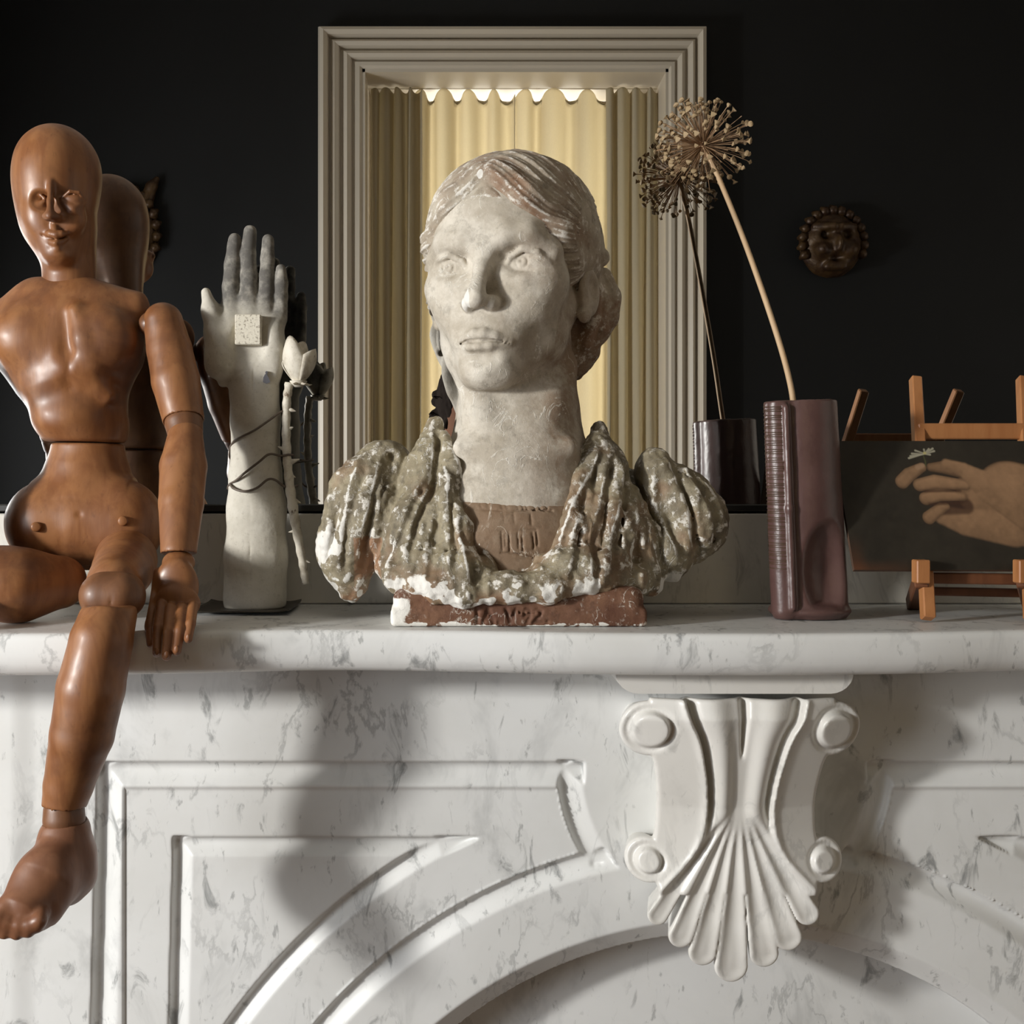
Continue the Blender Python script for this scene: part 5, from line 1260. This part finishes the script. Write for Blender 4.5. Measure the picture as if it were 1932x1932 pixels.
# ------------------------------------------------------------------ masks on the opposite wall
GILT = Mat('tarnished_gilt', rough=0.45, spec=0.5); GILT.color(GILT.mix(GILT.ramp(GILT.noise(30, 5, 0.65), 0.35, 0.65), (0.085, 0.046, 0.016), (0.04, 0.018, 0.008))); GILT.b.inputs['Metallic'].default_value = 0.3
GILT.bump(GILT.noise(60, 4), 0.4, 0.004)
def mask(name, u, v, ru, rv, label, horns):
    x, z = at2(u, v); k_ = (D+2*MY+ROOM)/FPX; y = WY
    e = empty(name, (x, WY, z), label, 'mask', 'masks on the dark wall')
    vx = Vox((x-ru*k_*1.5, y-0.01, z-rv*k_*1.5), (x+ru*k_*1.5, y+0.16, z+rv*k_*1.6), 0.004)
    a, b = ru*k_, rv*k_
    vx.ell((x, y, z), (a, 0.085, b), None, 0.01)
    vx.ell((x, y+0.075, z-b*0.1), (a*0.16, 0.045, b*0.32), None, 0.02)
    for s_ in (-1, 1):
        vx.ell((x+s_*a*0.36, y+0.10, z+b*0.22), (a*0.20, 0.05, b*0.20), None, 0.012, 'sub')
        vx.cap((x+s_*a*0.12, y+0.085, z+b*0.42), (x+s_*a*0.62, y+0.055, z+b*0.48), 0.014, 0.011, 0.012)
        vx.ell((x+s_*a*0.45, y+0.060, z-b*0.25), (a*0.25, 0.04, b*0.22), None, 0.02)
        if horns: vx.chain([(x+s_*a*0.55, y+0.02, z+b*0.75), (x+s_*a*0.8, y+0.03, z+b*1.1), (x+s_*a*0.95, y+0.02, z+b*1.3)], [0.03, 0.02, 0.008], 0.01)
    vx.ell((x, y+0.095, z-b*0.52), (a*0.26, 0.04, b*0.16), None, 0.01, 'sub')
    vx.cap((x-a*0.25, y+0.06, z-b*0.72), (x+a*0.25, y+0.06, z-b*0.72), 0.014, 0.014, 0.015)
    vx.box((x, y-0.5, z), (2, 0.5005, 2), None, 0.0005, 0.001, 'sub')
    V, Q = vx.mesh(1); V = V+vnormals(V, Q)*(0.006*fbm(V, 20, 4, 3))[:, None]; V[:, 1] = np.maximum(V[:, 1], WY+0.0005)
    link('face', mesh_np(name, V, Q), GILT.m, e)
    if True:                                        # rays of hair round the head
        for i in range(15):
            t = math.radians(-20+220*i/14); c = np.array([x+a*0.93*math.cos(t), WY+0.03, z+b*0.93*math.sin(t)]); q = np.array([x+a*1.13*math.cos(t+0.05), WY+0.022, z+b*1.15*math.sin(t+0.05)])
            MB().tube([c, 0.5*(c+q)+[0, 0.012, 0], q], [0.022, 0.017, 0.006], 7).build('hair_lock', GILT.m, e, True)
mask('wall_mask', 1566, 463, 58, 62, 'round gilt face mask on the dark wall right of the window', False)
mask('wall_mask', 247, 445, 54, 80, 'long gilt face mask on the dark wall behind the wooden figure', True)

# ------------------------------------------------------------------ the photographer, seen in the mirror only as a bit of dark hair
SKIN = Mat('skin', rough=0.75, spec=0.12, color=(0.13, 0.058, 0.032)); CLO = Mat('dark_clothes', rough=0.85, color=(0.03, 0.03, 0.033)); CLO.bump(CLO.noise(90, 3), 0.3, 0.002)
HRM = Mat('dark_hair', rough=0.9, color=(0.012, 0.008, 0.006), spec=0.1); PHM = Mat('black_phone', rough=0.25, color=(0.015, 0.015, 0.016))
px_, py_ = 0.060, -1.40; hz = ZC+0.192
per = empty('person', (px_, py_-0.03, 0), 'standing photographer in dark clothes holding up a phone, dark curly hair', 'person')
def body(vx):
    S = lambda x, y, z: np.array([px_+x, py_+y, z])
    vx.ell(S(0, 0, hz), (0.074, 0.092, 0.112)); vx.ell(S(0, 0.03, hz-0.06), (0.055, 0.06, 0.065), None, 0.03)
    vx.ell(S(0, 0.098, hz-0.015), (0.013, 0.018, 0.024), None, 0.012)
    for s_ in (-1, 1):
        vx.ell(S(s_*0.030, 0.100, hz+0.012), (0.017, 0.018, 0.011), None, 0.01, 'sub'); vx.ell(S(s_*0.030, 0.078, hz+0.011), 0.012, None, 0.002); vx.ell(S(s_*0.074, -0.005, hz-0.005), (0.010, 0.02, 0.03), None, 0.006)
    vx.cap(S(-0.018, 0.088, hz-0.058), S(0.018, 0.088, hz-0.058), 0.006, 0.006, 0.006)
    vx.cap(S(0, -0.01, hz-0.08), S(0, -0.02, hz-0.20), 0.052, 0.056, 0.02)
    zs_ = hz-0.24
    vx.cap(S(-0.14, -0.03, zs_), S(0.14, -0.03, zs_), 0.062, 0.062, 0.05)
    vx.chain([S(0, -0.03, zs_-0.05), S(0, -0.02, zs_-0.25), S(0, -0.03, zs_-0.45)], [0.135, 0.115, 0.135], 0.05, sq=(1, 0.72))
    zp = zs_-0.48
    for s_ in (-1, 1):
        vx.chain([S(s_*0.09, -0.03, zp), S(s_*0.10, -0.02, zp*0.53), S(s_*0.10, -0.045, 0.09)], [0.085, 0.062, 0.042], 0.04)
        vx.chain([S(s_*0.10, -0.05, 0.05), S(s_*0.115, 0.10, 0.035)], [0.045, 0.034], 0.03)
        el = S(s_*0.24-0.02, 0.03, zs_-0.22); wr_ = np.array([s_*0.085, -1.255, ZC-0.045])
        vx.chain([S(s_*0.175, -0.03, zs_), el], [0.055, 0.043], 0.03); vx.chain([el, wr_], [0.041, 0.026], 0.02)
        pm = np.array([s_*0.083, -1.243, ZC-0.010]); vx.cap(wr_, pm, 0.026, 0.030, 0.015)
        for i in range(4): 
            f0 = pm+[0, -0.01, 0.018-0.017*i]; vx.chain([f0, f0+[-s_*0.004, 0.026, 0.002], f0+[-s_*0.030, 0.030, 0.002]], [0.0085, 0.008, 0.0065], 0.003)
        vx.chain([pm+[0, -0.012, -0.02], pm+[-s_*0.02, -0.018, 0.01], pm+[-s_*0.035, -0.016, 0.028]], [0.011, 0.0095, 0.008], 0.004)
    vx.box((px_, py_, -0.1), (2, 2, 0.1005), None, 0.001, 0.001, 'sub')
vxb = Vox((px_-0.36, py_-0.22, 0), (px_+0.36, -1.195, hz+0.13), 0.0055); body(vxb)
V, Q = vxb.mesh(1)
fc = V[Q].mean(1); isk = (fc[:, 2] > hz-0.19) | ((fc[:, 1] > -1.262) & (fc[:, 2] > ZC-0.09))
me = mesh_np('person_body', V, Q); me.materials.append(CLO.m); me.materials.append(SKIN.m); me.polygons.foreach_set('material_index', isk.astype(np.int32))
link('body', me, None, per)
vxh = Vox((px_-0.13, py_-0.16, hz-0.16), (px_+0.13, py_+0.13, hz+0.16), 0.004)
vxh.ell((px_, py_-0.012, hz+0.02), (0.088, 0.104, 0.115)); vxh.ell((px_, py_-0.05, hz-0.05), (0.085, 0.07, 0.085), None, 0.03); vxh.ell((px_, py_+0.10, hz-0.045), (0.062, 0.06, 0.10), None, 0.01, 'sub')
rh = random.Random(4)
for i in range(70):
    t = rh.uniform(0, 2*math.pi); z_ = rh.uniform(-0.7, 1); q = math.sqrt(max(0, 1-z_*z_)); d = np.array([q*math.cos(t), q*math.sin(t), z_])
    if d[1] > 0.55 and z_ < 0.45: continue
    c = np.array([px_, py_-0.015, hz+0.01])+d*[0.088, 0.104, 0.112]; vxh.ell(c, rh.uniform(0.012, 0.022), None, 0.004)
V, Q = vxh.mesh(1); V = V+vnormals(V, Q)*(0.006*fbm(V, 55, 3, 3))[:, None]
hair_o = link('hair', mesh_np('person_hair', V, Q), HRM.m, per)
for i in range(26):                                  # stray curls
    t = rh.uniform(0.6*math.pi, 2.4*math.pi); z_ = rh.uniform(-0.6, 0.9); q = math.sqrt(1-z_*z_); d = np.array([q*math.cos(t), q*math.sin(t), z_])
    if d[1] > 0.4: continue
    c = np.array([px_, py_-0.015, hz+0.01])+d*[0.094, 0.11, 0.118]; e1 = np.cross(d, [0.2, 0.3, 0.9]); e1 /= np.linalg.norm(e1)
    MB().tube([c-d*0.01, c+d*0.008+e1*0.003, c+d*0.014+e1*0.010, c+d*0.010+e1*0.017, c+d*0.004+e1*0.019], [0.0016]*4+[0.0006], 5).build('curl', HRM.m, hair_o, True)
ph_ = MB(); ph_.box((-0.074, -1.2225, ZC-0.037), (0.074, -1.2145, ZC+0.037), 0.003)
prop(ph_.build('phone', PHM.m), 'black phone held up in front of the photographer', 'phone')
